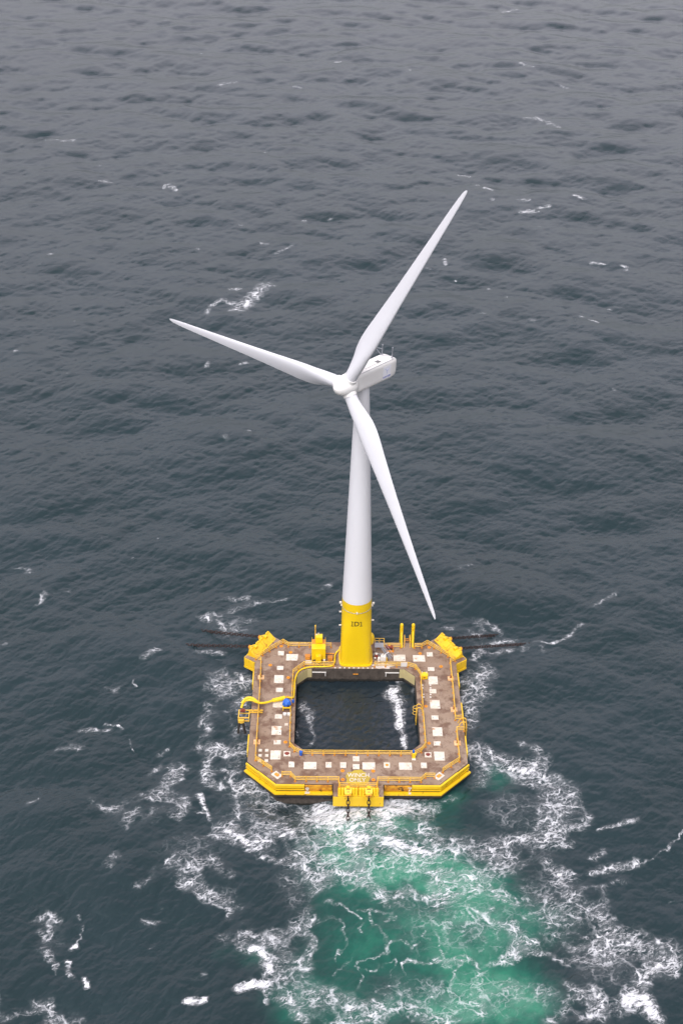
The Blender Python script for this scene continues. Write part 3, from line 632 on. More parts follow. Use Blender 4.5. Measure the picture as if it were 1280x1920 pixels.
for s in (-1, 1):
    def X(pts): return pts if s < 0 else [(-x, y) for x, y in pts][::-1]
    corner = [(-18, -13.05), (-13.05, -18)]
    lerp = lambda t: (-18 + 4.95 * t, -13.05 - 4.95 * t)
    run('lower_fender', X([(-18, -13.05), (-13.05, -18), (-4.12, -18)]), E_, .78, 1.30, 1.60, M_yel)
    run('shadow_strip', X([(-18, -13.05), (-13.05, -18), (-4.12, -18)]), E_, .56, .55, 1.295, M_black)  # black bar that paints in the shadow below the lower fender
    run('fender_backing', X([(-18, -13.05), (-13.05, -18), (-8.6, -18)]), E_, .14, 1.61, 2.86, M_black)
    run('upper_fender', X([lerp(.40), (-13.05, -18), (-8.62, -18)]), .15, .30, 2.52, 3.08, M_yel)
    run('upper_fender', X([lerp(.0), lerp(.39)]), .15, .22, 2.50, 2.94, M_yel)
    run('middle_fender', X([(-18, -13.05), (-13.05, -18), (-8.62, -18)]), .15, .22, 1.96, 2.20, M_yel)
    tag(run('rusty_fender_panel', X([(-8.55, -18), (-4.2, -18)]), E_, .26, 1.78, 2.82, M_rusty), 'rusty fender panel')
    for y0, y1 in ((6.1, 9.6), (-10.7, -6.6)) + (((-4.0, 1.7),) if s > 0 else ()):
        mb = MB(); mb.box((s * 18.11, (y0 + y1) / 2, 2.4), (.20, y1 - y0, 1.35), bev=.04); mb.build('side_fender', M_yel, plat)
# beige and steel panels on the pool walls
for s in (-1, 1):
    a, c = Vector((s * 10.5, 8.6, 0)), Vector((s * 8.6, 10.6, 0)); md = (a + c) / 2; dv = (c - a); nv = Vector((-dv.y, dv.x, 0)).normalized()
    if nv.dot(md) > 0: nv = -nv
    mb = MB(); mb.box((md.x + nv.x * .04, md.y + nv.y * .04, 1.95), (dv.length, .07, 1.95), rz=math.atan2(dv.y, dv.x))
    mb.box((s * 8.2, 10.56, 1.95), (.75, .07, 1.95)); mb.build('wall_panel', M_beige, plat)
    mb = MB(); mb.box((s * 6.5, 10.48, 2.2), (2.5, .2, .1)).box((s * 5.4, 10.5, 1.75), (.12, .16, .8)); mb.build('wall_bracket', M_wht, plat)
MB().box((0, 10.50, 1.8), (.9, .16, .12)).build('wall_bracket', M_orange, plat)

# hatch covers on the deck: the list holds centre x, centre y, width, depth, kind
HATCH = [(13.43, 14.65, 1.08, 1.15, 0), (13.42, 10.55, 1.15, 1.0, 0), (13.56, 7.5, 1.65, 2.08, 0), (13.36, 4.62, 1.2, 1.08, 0), (13.52, 1.18, 1.68, 2.1, 0), (13.3, -2.18, 1.2, 1.03, 0),
         (13.5, -5.65, 1.66, 2.1, 0), (13.27, -8.5, 1.18, .96, 0), (13.45, -11.5, 1.7, 2.05, 0), (11.6, -11.2, 1.12, 1.13, 1), (10.78, -13.68, .96, 1.23, 0), (7.76, -13.9, 2.1, 1.62, 0), (4.75, -13.7, .98, 1.22, 2)]
def hatch(x, y, w, d, kind, name='hatch_cover'):
    mb = MB(); mb.box((x, y, DZ + .06), (w, d, .12), bev=.02); o = mb.build(name, M_hatch, plat)
    if w > 1.5: MB().cyl((x + w * .36, y - d * .3, DZ + .12), (x + w * .36, y - d * .3, DZ + .26), .07, n=8).build('vent_pipe', M_grey, o)
    elif kind == 0: MB().box((x - w * .28, y - d * .05, DZ + .16), (.10, .22, .08)).build('latch', M_grey, o)
    if kind == 1:
        mb = MB(); pts = [(x + .38 * math.cos(t) * (1 + .18 * math.sin(3 * t)), y + .33 * math.sin(t)) for t in np.linspace(0, 2 * math.pi, 15)[:-1]]
        mb.prism(pts, DZ + .123, DZ + .19); mb.build('rusted_plug', M_redrust, o); o['label'] = 'white hatch cover with a red rusted plug'
    if kind == 2: MB().cyl((x, y, DZ + .122), (x, y, DZ + .16), .27, n=16).build('round_lid', M_orange, o)
    return o
for x, y, w, d, k in HATCH:
    for s in (-1, 1): hatch(s * x, y, w, d, 0 if (k == 2 and s < 0) else k)
for x, y, w, d in ((11.42, 13.5, 2.15, 1.75), (7.9, 13.6, 2.15, 1.75), (-11.42, 13.5, 2.1, 1.72), (-2.37, -13.72, .98, 1.22), (-.25, -12.25, 1.08, 1.12), (-.27, -14.08, 1.1, 1.1), (1.78, -13.9, 2.1, 1.6), (-8.4, 12.2, 1.1, .9)): hatch(x, y, w, d, 0)
for x, y in ((-16.73, 7.99), (-16.66, -8.42), (16.76, 8.1), (16.7, -.08), (16.66, -8.35)):
    o = MB().box((x, y, DZ + .04), (1.1, 1.15, .08), bev=.02).build('rail_base_plate', M_orangebase, plat)
    MB().cyl((x, y + .15, DZ + .08), (x, y + .15, DZ + .5), .17, .11, n=10).build('bollard', M_redrust, o)
for s in (-1, 1):
    M = Matrix.Translation((s * 13.08, -16.1, DZ + .05)) @ Matrix.Rotation(R(-45 * -s), 4, 'Z')
    o = MB().box(None, (1.55, 1.15, .1), M=M, bev=.02).build('corner_hatch', M_hatch, plat)
    MB().box(None, (.75, .5, .2), M=M @ Matrix.Translation((0, 0, .1)), bev=.05).build('rusted_plug', M_orange, o)
sq = MB(); sq.box((0, 0, .05), (.56, .56, .10), bev=.02)
sqm = None
SQS = [(-16.03, -10.42), (-14.94, -10.41), (-16.0, -11.64), (-14.9, -11.63), (-16.02, -12.85), (-14.91, -12.84), (-11.89, -4.15)]
for x, y in SQS:
    if sqm is None: sqm = sq.build('small_cover', M_hatch, plat, (x, y, DZ))
    else: copy_part(sqm, plat, (x, y, DZ))
dm = None
for x, y in [(11.66, 6.24), (11.66, 5.49), (11.7, 3.81), (11.68, 3.1), (13.03, 6.26), (13.01, 5.51), (12.91, 3.82), (12.87, 3.12)]:
    if dm is None: dm = MB().cyl((0, 0, 0), (0, 0, .06), .15, n=10).build('deck_stud', M_wht, plat, (x, y, DZ))
    else: copy_part(dm, plat, (x, y, DZ))
for i in range(9):
    copy_part(dm, plat, (-3.65 + i * .83, 10.75, DZ))
pe = None
for x, y in ((13.45, 16.7), (11.7, 14.95), (15.24, 11.35), (11.92, 7.99), (11.92, .75), (11.92, -8.4), (2.48, -15.0), (2.46, -17.0)):
    for s in (-1, 1):
        yy = 2.83 if (s < 0 and y == .75) else y
        if pe is None:
            pe = MB().cyl((0, 0, 0), (0, 0, .07), .34, n=8, smooth=False).box((0, 0, .16), (.36, .10, .22), bev=.02).build('pad_eye', M_orange, plat, (s * x, yy, DZ))
        else: copy_part(pe, plat, (s * x, yy, DZ))
# painted marking before the porch: a worn yellow disc lettered in white
cx, cyy = -.05, -16.6
pts = []
for i in range(40):
    t = 2 * math.pi * i / 40; w = 1 + .06 * math.sin(5 * t + 1) + .05 * math.sin(11 * t) ; w *= .86 if .2 < (t % (2 * math.pi)) < .7 else 1
    pts.append((cx + 1.95 * w * math.cos(t), cyy + 1.85 * w * math.sin(t)))
mk = MB().prism(pts, DZ + .001, DZ + .006).build('deck_marking', M_yelmark, plat)
for body, x, y in (("WINCH", .08, -16.10), ("ONLY", -.1, -17.18)):
    me = text_mesh(body, 1.24, .002, .012, 1.0); me.materials.append(M_whtmark)
    o = link('lettering', me, mk); o.location = (x, y + .12, DZ + .012); o.scale = (.82 if body == "WINCH" else .78, 1.0 if body == "WINCH" else .95, 1)
# spilt white patch beside the tower
pts = [(5.1 + 1.75 * (1 + .2 * math.sin(3 * t) + .12 * math.sin(7 * t + 1)) * math.cos(t) - .2, 11.35 + .75 * (1 + .2 * math.sin(5 * t)) * math.sin(t)) for t in np.linspace(0, 2 * math.pi, 33)[:-1]]
MB().prism(pts, DZ + .001, DZ + .02).build('spilt_grout', M_splash, plat)
# draught figures on the front fenders
for body, x in (("9", -8.15), ("7", 8.3)):
    me = text_mesh(body, 1.2, .004, .05); me.materials.append(M_whtmark)
    o = link('draught_figure', me, plat); o.location = (x, -18.385 if x < 0 else -18.275, 2.15); o.rotation_euler = (R(90), 0, 0)
    MB().box((x, -18.53, 1.604), (.75 if body == "9" else .4, .45, .006)).build('draught_figure', M_whtmark, plat)

# ------------------------------------------------------------------ guard rails
post_me = MB().box((0, 0, .57), (.11, .11, 1.1)).box((0, 0, .03), (.34, .34, .05), mi=1).box((0, 0, .14), (.2, .2, .18), mi=1).mesh('post')
post_me.materials.append(M_rail); post_me.materials.append(M_foot)
def rail(pts, label, spacing=1.75, group=None, ends=True, z=DZ):
    t = thing('guard_rail', label, 'guard rail', (pts[0][0], pts[0][1], z), group=group)
    o = Vector((pts[0][0], pts[0][1], 0)); mb = MB()
    P = [Vector((x, y, 0)) - o for x, y in pts]
    for h in (.42, .77, 1.12):
        for a, b in zip(P[:-1], P[1:]): mb.cyl((a.x, a.y, h), (b.x, b.y, h), .058, n=8)
        for q in P: mb.sphere((q.x, q.y, h), .06, 8)
    mb.build('rail_bars', M_rail, t)
    for i, (a, b) in enumerate(zip(P[:-1], P[1:])):
        k = max(1, round((b - a).length / spacing))
        for j in range(0 if i == 0 else 1, k + 1):
            q = a + (b - a) * (j / k); p = link('post', post_me, t); p.location = (q.x, q.y, 0); p.rotation_euler = (0, 0, math.atan2(b.y - a.y, b.x - a.x))
    return t
G = 'guard rails round the deck edge'
rail([(-12.25, -16.35), (-10.85, -16.38), (-10.1, -17.45), (-3.1, -17.45), (-3.06, -18.78)], 'yellow guard rail along the front edge left of the worn yellow deck disc', group=G)
rail([(12.35, -16.5), (10.85, -16.5), (10.1, -17.45), (3.1, -17.45), (3.06, -18.78)], 'yellow guard rail along the front edge right of the worn yellow deck disc', group=G)
rail([(-2.95, -18.78), (2.95, -18.78)], 'short yellow guard rail close behind the two front chain stoppers', 1.47, group=G)
rail([(-13.95, -15.25), (-16.68, -12.8), (-16.72, -4), (-16.75, 3.5), (-16.88, 12.2), (-17.9, 12.82), (-13.15, 17.4), (-12.15, 16.5), (-4.4, 16.45)], 'long yellow guard rail along the left side, behind the cable arm', group=G)
rail([(13.75, -15.25), (16.64, -12.75), (16.7, -5.55), (18.0, -5.45)], 'yellow guard rail at the front right corner ending at the ladder gap', group=G)
rail([(17.9, -2.65), (16.72, -2.75), (16.88, 4.2), (16.92, 12.25), (17.85, 12.85), (13.12, 17.42), (12.1, 16.55), (10.75, 16.45)], 'yellow guard rail along the right side behind the ladder gap', group=G)
rail([(8.2, 16.45), (4.2, 16.45)], 'short yellow guard rail at the back between tower and landing posts', group=G)
G2 = 'guard rails round the pool'
rail([(9.4, -11.4), (10.5, -10.65), (11.3, -9.35), (11.32, -1.4)], 'yellow guard rail along the front right of the pool, ending at the pool ladder', group=G2)
rail([(11.35, .2), (11.42, 8.6), (10.62, 10.55), (9.28, 11.15), (3.35, 11.15)], 'yellow guard rail from the pool ladder round to the right of the tower', group=G2)
rail([(8.95, -11.4), (-9.25, -11.4), (-10.4, -10.65), (-11.2, -9.5), (-11.25, -1.7)], 'yellow guard rail along the front of the pool, nearest the camera', group=G2)
rail([(-11.15, .9), (-11.1, 8.9), (-9.2, 11.1), (-3.9, 11.15)], 'yellow guard rail along the back left of the pool, beside the thick yellow pipe', group=G2)

# ------------------------------------------------------------------ chain stoppers and mooring chains
def stopper(M, x, label):
    t = thing('chain_stopper', label, 'chain stopper', group='chain stoppers on the mooring porches')
    t.matrix_world = M @ Matrix.Translation((x, -18.72, DZ))
    w = 3.22
    mb = MB(); mb.add([(-w / 2, .0, .04), (w / 2, .0, .04), (w / 2, -1.45, 1.22), (-w / 2, -1.45, 1.22), (-w / 2, 0, 0), (w / 2, 0, 0), (w / 2, -1.62, 0), (-w / 2, -1.62, 0)],
           [[0, 3, 2, 1], [0, 1, 5, 4], [1, 2, 6, 5], [2, 3, 7, 6], [3, 0, 4, 7], [4, 5, 6, 7]])
    mb.box((0, -1.72, .04), (w, .5, .08)); mb.box((0, .04, .05), (w, .12, .1))
    mb.build('base', M_yel, t)
    for q in (-1.33, -.88, .88, 1.33):
        mb = MB(); mb.cyl((q, -1.45, 1.18), (q, -1.75, .02), .22, n=12).sphere((q, -1.45, 1.18), .222, 12); mb.build('rib', M_yel, t)
        MB().cyl((q, -.25, .2), (q, -.25, .36), .07, n=8).build('bolt', M_orange, t)
    mb = MB(); mb.add([(-.62, -1.3, 1.28), (.62, -1.3, 1.28), (.55, -2.15, .78), (-.55, -2.15, .78), (-.62, -1.3, .02), (.62, -1.3, .02), (.55, -2.15, .30), (-.55, -2.15, .30)],
           [[0, 3, 2, 1], [0, 1, 5, 4], [1, 2, 6, 5], [2, 3, 7, 6], [3, 0, 4, 7], [4, 5, 6, 7]])
    mb.box((0, -1.15, 1.1), (.6, .6, .5), bev=.06)
    mb.add([(-.45, -2.1, .32), (.45, -2.1, .32), (.24, -2.5, .42), (-.24, -2.5, .42), (-.45, -2.1, .78), (.45, -2.1, .78), (.22, -2.5, .74), (-.22, -2.5, .74)],
           [[0, 3, 2, 1], [4, 5, 6, 7], [0, 1, 5, 4], [1, 2, 6, 5], [2, 3, 7, 6], [3, 0, 4, 7]])
    hs_ = mb.build('housing', M_yel, t)
    for yy, ww in ((-1.52, .66), (-1.9, .34)):
        MM = Matrix.Translation((0, yy, 1.28 + (yy + 1.3) * .588 + .012)) @ Matrix.Rotation(R(30.5), 4, 'X'); MB().box(None, (ww, .11, .03), M=MM).build('slot', M_dark, hs_)
    mb = MB(); pts = [(.24 * math.cos(a), -2.5, .6 + .24 * math.sin(a)) for a in np.linspace(0, 2 * math.pi, 15)[:-1]]
    mb.tube(pts, .09, n=8, closed=True); mb.cyl((-.3, -2.35, .6), (.3, -2.35, .6), .10, n=8); mb.build('chain_ring', M_orange, t)
    for q in (-.36, .36): MB().sphere((q, -2.3, .55), .14, 10).build('roller', M_orange, t)
    return t
def chain(a, b, label, sag=0.0, pitch=.58):
    a, b = Vector(a), Vector(b); L = (b - a).length; n = max(2, int(L / pitch)); mb = MB()
    def pos(t): return a + (b - a) * t - Vector((0, 0, sag * 4 * t * (1 - t)))
    for i in range(n):
        p, q = pos(i / n), pos((i + 1) / n); d = (q - p).normalized(); x = d.cross(Vector((0, 0, 1))).normalized(); y = d.cross(x)
        u = (x if i % 2 else y); u = (u * math.cos(.35) + (y if i % 2 else -x) * math.sin(.35)); c = (p + q) / 2
        pts = []
        for k in range(14):
            t = 2 * math.pi * k / 14; pts.append(c + d * (.30 * math.copysign(abs(math.cos(t)) ** .75, math.cos(t)) + 0.0) * 1.28 + u * (.25 * math.copysign(abs(math.sin(t)) ** .75, math.sin(t))))
        mb.tube(pts, .075, n=6, closed=True)
    o = mb.build('mooring_chain', M_rust, None)
    me = o.data; me.transform(Matrix.Translation(-a)); o.location = a
    return tag(o, label, 'chain', 'mooring chains')
LB = {'front': ('left of the two yellow chain stoppers on the front porch', 'right of the two yellow chain stoppers on the front porch'),
      'left': ('farther yellow chain stopper on the back left corner porch', 'nearer yellow chain stopper on the back left corner porch'),
      'right': ('nearer yellow chain stopper on the back right corner porch', 'farther yellow chain stopper on the back right corner porch')}
LC = {'front': ('rusty chain hanging from the left front stopper into white water', 'rusty chain hanging from the right front stopper into white water'),
      'left': ('farther rusty chain slanting into the sea off the back left corner', 'nearer rusty chain slanting into the sea off the back left corner'),
      'right': ('nearer rusty chain slanting into the sea off the back right corner', 'farther rusty chain slanting into the sea off the back right corner')}
ENDS = {'front': [(-1.64, -23.9, -.7), (1.64, -23.7, -.7)], 'left': [(-33.5, 27.4, -1.5), (-36.5, 22.6, -1.6)], 'right': [(33.0, 22.9, -.9), (29.0, 26.2, -1.4)]}
for a in ('front', 'left', 'right'):
    M = porch_frame(a)
    for i, x in enumerate((-1.64, 1.64)):
        stopper(M, x, LB[a][i])
        s0 = M @ Vector((x, -18.72 - 2.6, DZ + .6)); chain(s0, ENDS[a][i], LC[a][i], sag=0.0)

# ------------------------------------------------------------------ wind turbine
TY = 14.1
tur = thing('wind_turbine', 'tall white three bladed wind turbine on a yellow tower base', 'wind turbine', (0, TY, DZ))
def lathe_z(prof, n=64, sq=None):
    """rings (z, r, squareness 0 circle..1 rounded square)"""
    vs = []; k = len(prof)
    for z, r, q in prof:
        for i in range(n):
            t = 2 * math.pi * i / n; c, s_ = math.cos(t), math.sin(t)
            p = 2 + 4.5 * q; rr = r / (abs(c) ** p + abs(s_) ** p) ** (1 / p)
            vs.append((rr * c, rr * s_, z))
    fs = [[i * n + j, i * n + (j + 1) % n, (i + 1) * n + (j + 1) % n, (i + 1) * n + j] for i in range(k - 1) for j in range(n)]
    return vs, fs
ZY = 13.45                 # top of the yellow section above the deck
prof = []
for i in range(25):
    t = i / 24; z = .25 + (ZY - .25) * t; q = max(0, 1 - t / .75) ** 1.2
    prof.append((z, 2.72 - .13 * t, q))
mb = MB(); v, f = lathe_z(prof); mb.add(v, f, True); mb.build('tower_base', M_yelclean, tur)
mb = MB(); v, f = lathe_z([(0.0, 3.0, .9), (.25, 3.0, .9), (.252, 2.6, .9)]); mb.add(v, f, False)
fl = mb.build('flange', M_yelclean, tur)
bolt = None
for i in range(64):
    t = 2 * math.pi * i / 64; c, s_ = math.cos(t), math.sin(t); p = 6.0; rr = 2.86 / (abs(c) ** p + abs(s_) ** p) ** (1 / p)
    if s_ > .5: continue
    if bolt is None: bolt = MB().cyl((0, 0, 0), (0, 0, .12), .055, n=6, smooth=False).build('bolt', M_yel, fl, (rr * c, rr * s_, .25))
    else: copy_part(bolt, fl, (rr * c, rr * s_, .25))
mb = MB(); mb.tube([(2.64 * math.cos(t), 2.64 * math.sin(t), ZY - 1.75) for t in np.linspace(0, 2 * math.pi, 49)[:-1]], .05, n=6, closed=True); mb.build('cable_ring', M_grey, tur)
for a in (-90, 188, -8): 
    MB().box((2.74 * math.cos(R(a)), 2.74 * math.sin(R(a)), ZY - 1.6), (.26, .26, .3), rz=R(a), bev=.03).build('lamp', M_wht, tur)
for a, z, k in ((180, 7.4, .2), (180, 10.4, .2), (0, 8.6, .2), (0, ZY - 1.1, .3), (180, ZY - 1.0, .3)):
    rr = 2.62 + .25; MB().box((rr * math.cos(R(a)), rr * math.sin(R(a)) - .4, z), (.4, k, k), bev=.02).build('lamp', M_wht, tur)
MB().sphere((2.75, .8, 3.4), .8, 14, scale=(.75, 1, 1.6)).build('door_hood', M_yelclean, tur)
HUBZ = 59.873; ax = Vector((-.65580, -.75221, .06402)).normalized(); HUB = Vector((-2.628, 10.882, HUBZ)) - Vector((0, TY, DZ))
prof = [(ZY, 2.592, 0)]; ztop = 58.35 - DZ
for i in range(1, 31):
    t = i / 30; prof.append((ZY + (ztop - ZY) * t, 2.592 + (1.10 - 2.592) * t ** 1.0, 0))
mb = MB(); v, f = lathe_z(prof); mb.add(v, f, True); mb.build('tower', M_white, tur)
# lettering wrapped on the tower base
me = text_mesh("D", 1.40, .004, .03)
lb = MB(); base = [tuple(v.co) for v in me.vertices]; lb.add([(x * .95 - .02, y, z) for x, y, z in base], [list(p.vertices) for p in me.polygons])
for x0 in (-.80, .80): lb.box((x0, 0, 0), (.15, 1.0, .01)).box((x0, -.44, 0), (.50, .12, .012))
lb.box((-.80, .44, 0), (.50, .12, .012)).box((.66, .42, 0), (.30, .12, .012))
o = lb.build('lettering', M_ink, tur); rL = 2.70
bmx = bmesh.new(); bmx.from_mesh(o.data); bmesh.ops.subdivide_edges(bmx, edges=[e for e in bmx.edges if abs(e.verts[0].co.x - e.verts[1].co.x) > .25], cuts=3); bmx.to_mesh(o.data); bmx.free()
for v_ in o.data.vertices:
    x, y, z = v_.co; zz = 9.35 + y; tt = (zz - .25) / (ZY - .25); r0 = 2.72 - .13 * tt; q = max(0, 1 - tt / .75) ** 1.2; p = 2 + 4.5 * q
    th = -math.pi / 2 + x / rL; c, s_ = math.cos(th), math.sin(th); rr = r0 / (abs(c) ** p + abs(s_) ** p) ** (1 / p) + .02 + z
    v_.co = (rr * c, rr * s_, zz)
# rotor frame: ax points upwind, e1 to the right seen from upwind, e2 up
e1 = Vector((0, 0, 1)).cross(ax).normalized(); e2 = ax.cross(e1)
def fr(u, v, w): return HUB + e1 * u + e2 * v + ax * w
# nacelle: a rounded box lofted along the axis
secs = [(-1.0, 1.28, 1.30, -1.25, .55), (-1.6, 1.40, 1.62, -1.42, .45), (-3.0, 1.46, 1.88, -1.46, .40), (-9.4, 1.46, 1.92, -1.46, .40), (-10.3, 1.42, 1.86, -1.28, .42), (-10.75, 1.25, 1.66, -.95, .45)]
NS = 40; vs = []; fs = []
for w, hw, top, bot, rd in secs:
    for i in range(NS):
        t = 2 * math.pi * (i + .5) / NS; c, s_ = math.cos(t), math.sin(t); p = 7.0
        rr = 1 / (abs(c) ** p + abs(s_) ** p) ** (1 / p); hh = (top - bot) / 2
        vs.append(fr(rr * c * hw, (top + bot) / 2 + rr * s_ * hh, w))
for i in range(len(secs) - 1):
    for j in range(NS): fs.append([i * NS + j, i * NS + (j + 1) % NS, (i + 1) * NS + (j + 1) % NS, (i + 1) * NS + j])
mb = MB(); mb.add(vs, fs, True); mb.add(vs, [list(range(NS))[::-1], list(range((len(secs) - 1) * NS, len(secs) * NS))]); nac = mb.build('nacelle', M_nac, tur)
def obox(mb, c, size, mi=0, bev=0.0):
    MM = Matrix.Identity(4); cc = fr(*c)
    for i in range(3): MM[i][0], MM[i][1], MM[i][2], MM[i][3] = e1[i], e2[i], ax[i], cc[i]
    mb.box(None, size, mi=mi, bev=bev, M=MM); return mb
obox(MB(), (0, 1.95, -5.6), (1.5, .08, 4.2), bev=.03).build('roof_cover', M_nac, nac)
obox(MB(), (.45, 2.0, -6.9), (.62, .06, .8)).build('skylight', M_dark_glass, nac)
mb = MB(); mb.cyl(fr(1.28, 1.72, -1.9), fr(1.28, 1.86, -10.2), .035, n=6); mb.build('seam', M_grey, nac)
for u, w in ((-.95, -9.7), (.95, -9.9)):
    mb = MB(); mb.cyl(fr(u, 1.85, w), fr(u, 3.6, w), .06, .045, n=8).sphere(fr(u, 3.62, w), .11, 8).box(fr(u, 1.95, w), (.3, .3, .12)); mb.build('wind_sensor_mast', M_grey, nac)
mb = MB(); a0 = fr(-1.0, 1.85, -9.6); b0 = fr(-2.1, 3.0, -9.2); mb.cyl(a0, b0, .04, n=6).cyl(fr(-1.0, 2.9, -9.65), b0, .04, n=6); lamp_arm = mb.build('beacon_arm', M_grey, nac)
MB().sphere(b0, .2, 10).build('beacon', M_orange, lamp_arm)
mb = MB(); mb.cyl(fr(-.95, 1.95, -9.3), fr(.95, 2.2, -9.9), .03, n=6); mb.build('stay_wire', M_grey, nac)
# logo panel on the nacelle side (the side at +e1)
PX = 1.475
lp = obox(MB(), (PX, .15, -8.2), (.02, 2.1, 1.9)).build('logo_panel', M_panel, nac)
def side_mesh(me, cu, cv, cw, s):
    for v_ in me.vertices:
        x, y, z = v_.co * s; v_.co = fr(cu + z, cv + y, cw - x)
    return me
me = text_mesh("FLOATGEN", .46, .004, .016, 1.0); me.materials.append(M_logo); side_mesh(me, PX + .016, -.62, -8.2, .82); link('lettering', me, lp)
mb = MB()
for k, a in enumerate((35, 145, 270)):
    aa = R(a); mb.cyl(fr(PX + .02, .45, -8.2), fr(PX + .02, .45 + .6 * math.sin(aa), -8.2 - .6 * math.cos(aa)), .07, .02, n=6)
mb.sphere(fr(PX + .02, .45, -8.2), .09, 8); mb.build('emblem', M_logopale, lp)
# spinner
prof = [(2.55, .02), (2.50, .30), (2.34, .64), (2.02, .98), (1.55, 1.28), (.9, 1.52), (.1, 1.68), (-.6, 1.72), (-1.05, 1.68), (-1.12, 1.40)]
n = 40; vs = [fr(r_ * math.cos(2 * math.pi * i / n), r_ * math.sin(2 * math.pi * i / n), w) for w, r_ in prof for i in range(n)]
fs = [[i * n + j, i * n + (j + 1) % n, (i + 1) * n + (j + 1) % n, (i + 1) * n + j] for i in range(len(prof) - 1) for j in range(n)]
mb = MB(); mb.add(vs, fs, True); mb.add(vs, [list(range(n)), list(range((len(prof) - 1) * n, len(prof) * n))[::-1]]); spin = mb.build('spinner', M_nac, tur)
def blade(th, label):
    rd = e1 * math.cos(th) + e2 * math.sin(th); tg = -e1 * math.sin(th) + e2 * math.cos(th)      # trailing edge towards tg
    st_ = [(.9, 2.0, 1.0, 0), (1.8, 1.95, 1.0, 0), (3.0, 2.15, .86, 10), (4.5, 2.65, .62, 12), (6.2, 3.15, .45, 12), (8.0, 3.45, .34, 11), (10.0, 3.35, .29, 9), (14, 2.85, .25, 7), (19, 2.30, .22, 5), (25, 1.80, .20, 3), (31, 1.34, .18, 1.5), (36, .98, .17, .5), (38.6, .72, .16, 0), (39.5, .45, .16, 0), (39.83, .16, .2, 0)]
    # resample smoothly
    S = np.array(st_); rr = np.concatenate([np.linspace(.9, 12, 30), np.linspace(12.8, 39, 34), [39.3, 39.6, 39.83]])
    def ip(k): return np.interp(rr, S[:, 0], S[:, k])
    ch, tk, tw = ip(1), ip(2), ip(3); ker = np.array([.25, .5, .25])
    for _ in range(3):
        for q in (ch, tk, tw): q[1:-4] = np.convolve(np.pad(q, 1, mode='edge'), ker, 'valid')[1:-4]
    n = 28; vs = []
    for r_, c, k, w in zip(rr, ch, tk, tw):
        bl = min(1, max(0, (r_ - 1.8) / 4.5)); w = R(w + 1.5)
        for i in range(n):
            t = 2 * math.pi * i / n; xc = .5 * (1 + math.cos(t))         # 1 at the trailing edge
            ya = (1 if t < math.pi else -1) * 5 * k * (.2969 * math.sqrt(xc) - .126 * xc - .3516 * xc ** 2 + .2843 * xc ** 3 - .1036 * xc ** 4)
            yc = .5 * math.sin(t) * k
            x = (xc - (.5 + (.32 - .5) * bl)) * c; y = (ya * bl + yc * (1 - bl)) * c
            x, y = x * math.cos(w) + y * math.sin(w), y * math.cos(w) - x * math.sin(w)
            pre = ax * 0.0
            vs.append(HUB + rd * r_ + tg * x + ax * y + pre)
    k = len(rr); fs = [[i * n + j, i * n + (j + 1) % n, (i + 1) * n + (j + 1) % n, (i + 1) * n + j] for i in range(k - 1) for j in range(n)]
    mb = MB(); mb.add(vs, fs, True); mb.add(vs, [list(range(n))[::-1], list(range((k - 1) * n, k * n))]); b_ = mb.build('blade', M_blade, tur)
    b_['label'] = label
    mb = MB(); mb.cyl(HUB + rd * .6, HUB + rd * 1.80, 1.18, 1.10, n=32); mb.build('root_collar', M_nac, spin)
TH0 = 1.08419
for k, lb_ in enumerate(('blade pointing to the upper right', 'blade pointing to the left', 'blade pointing down in front of the tower')): blade(TH0 + k * 2 * math.pi / 3, lb_)

# ------------------------------------------------------------------ deck equipment
def at(t, mb, name, mt, parent=None): return mb.build(name, mt, parent or t)
# yellow equipment cabin behind the pool
t = thing('equipment_cabin', 'tall yellow equipment cabin with a smaller box on its roof, left of the tower', 'cabin', (-6.64, 13.1, DZ))
mb = MB()
for x in (-1.1, 1.1):
    for y in (-.6, 1.9): mb.cyl((x, y, 0), (x, y, .5), .11, n=8)
at(t, mb, 'leg', M_yel)
at(t, MB().box((0, -.02, 1.75), (2.5, 1.45, 2.5), bev=.06), 'body', M_yelclean)
at(t, MB().box((0, 1.46, 1.68), (2.5, 1.45, 2.36), bev=.04), 'rear_body', M_orange)
ub = at(t, MB().box((0.06, 1.5, 3.55), (1.25, 1.1, 1.35), bev=.04), 'upper_box', M_yelclean)
mb = MB()
for x in (-1.2, 1.2):
    for y in (.78, 2.12): mb.cyl((x, y, 2.86), (x, y, 3.35), .04, n=6)
    mb.cyl((x, .78, 3.35), (x, 2.12, 3.35), .035, n=6)
at(t, mb, 'roof_rail', M_rail)
at(t, MB().cyl((-.62, 2.1, 2.86), (-.62, 2.1, 6.0), .09, n=8).cyl((-.62, 2.1, 6.0), (-.62, 2.1, 6.25), .15, .02, n=8), 'mast', M_rail)
at(t, MB().cyl((-.05, 1.7, 4.22), (-.05, 1.7, 4.6), .06, n=8).sphere((-.05, 1.7, 4.62), .1, 8).box((-.45, 1.75, 4.3), (.22, .2, .16)), 'lamp', M_wht)
fb = at(t, MB().box((-.02, -1.12, 1.1), (1.0, .7, 1.35), bev=.04), 'front_box', M_yelclean)
MB().cyl((.2, -1.15, 1.78), (.2, -1.15, 1.92), .28, n=12).build('round_cap', M_rail, fb)
MB().box((0, -.77, .5), (1.2, .05, .3)).build('vent', M_dark, fb)
at(t, MB().box((1.02, -1.0, .55), (.32, .32, .5), bev=.03), 'junction_box', M_wht)
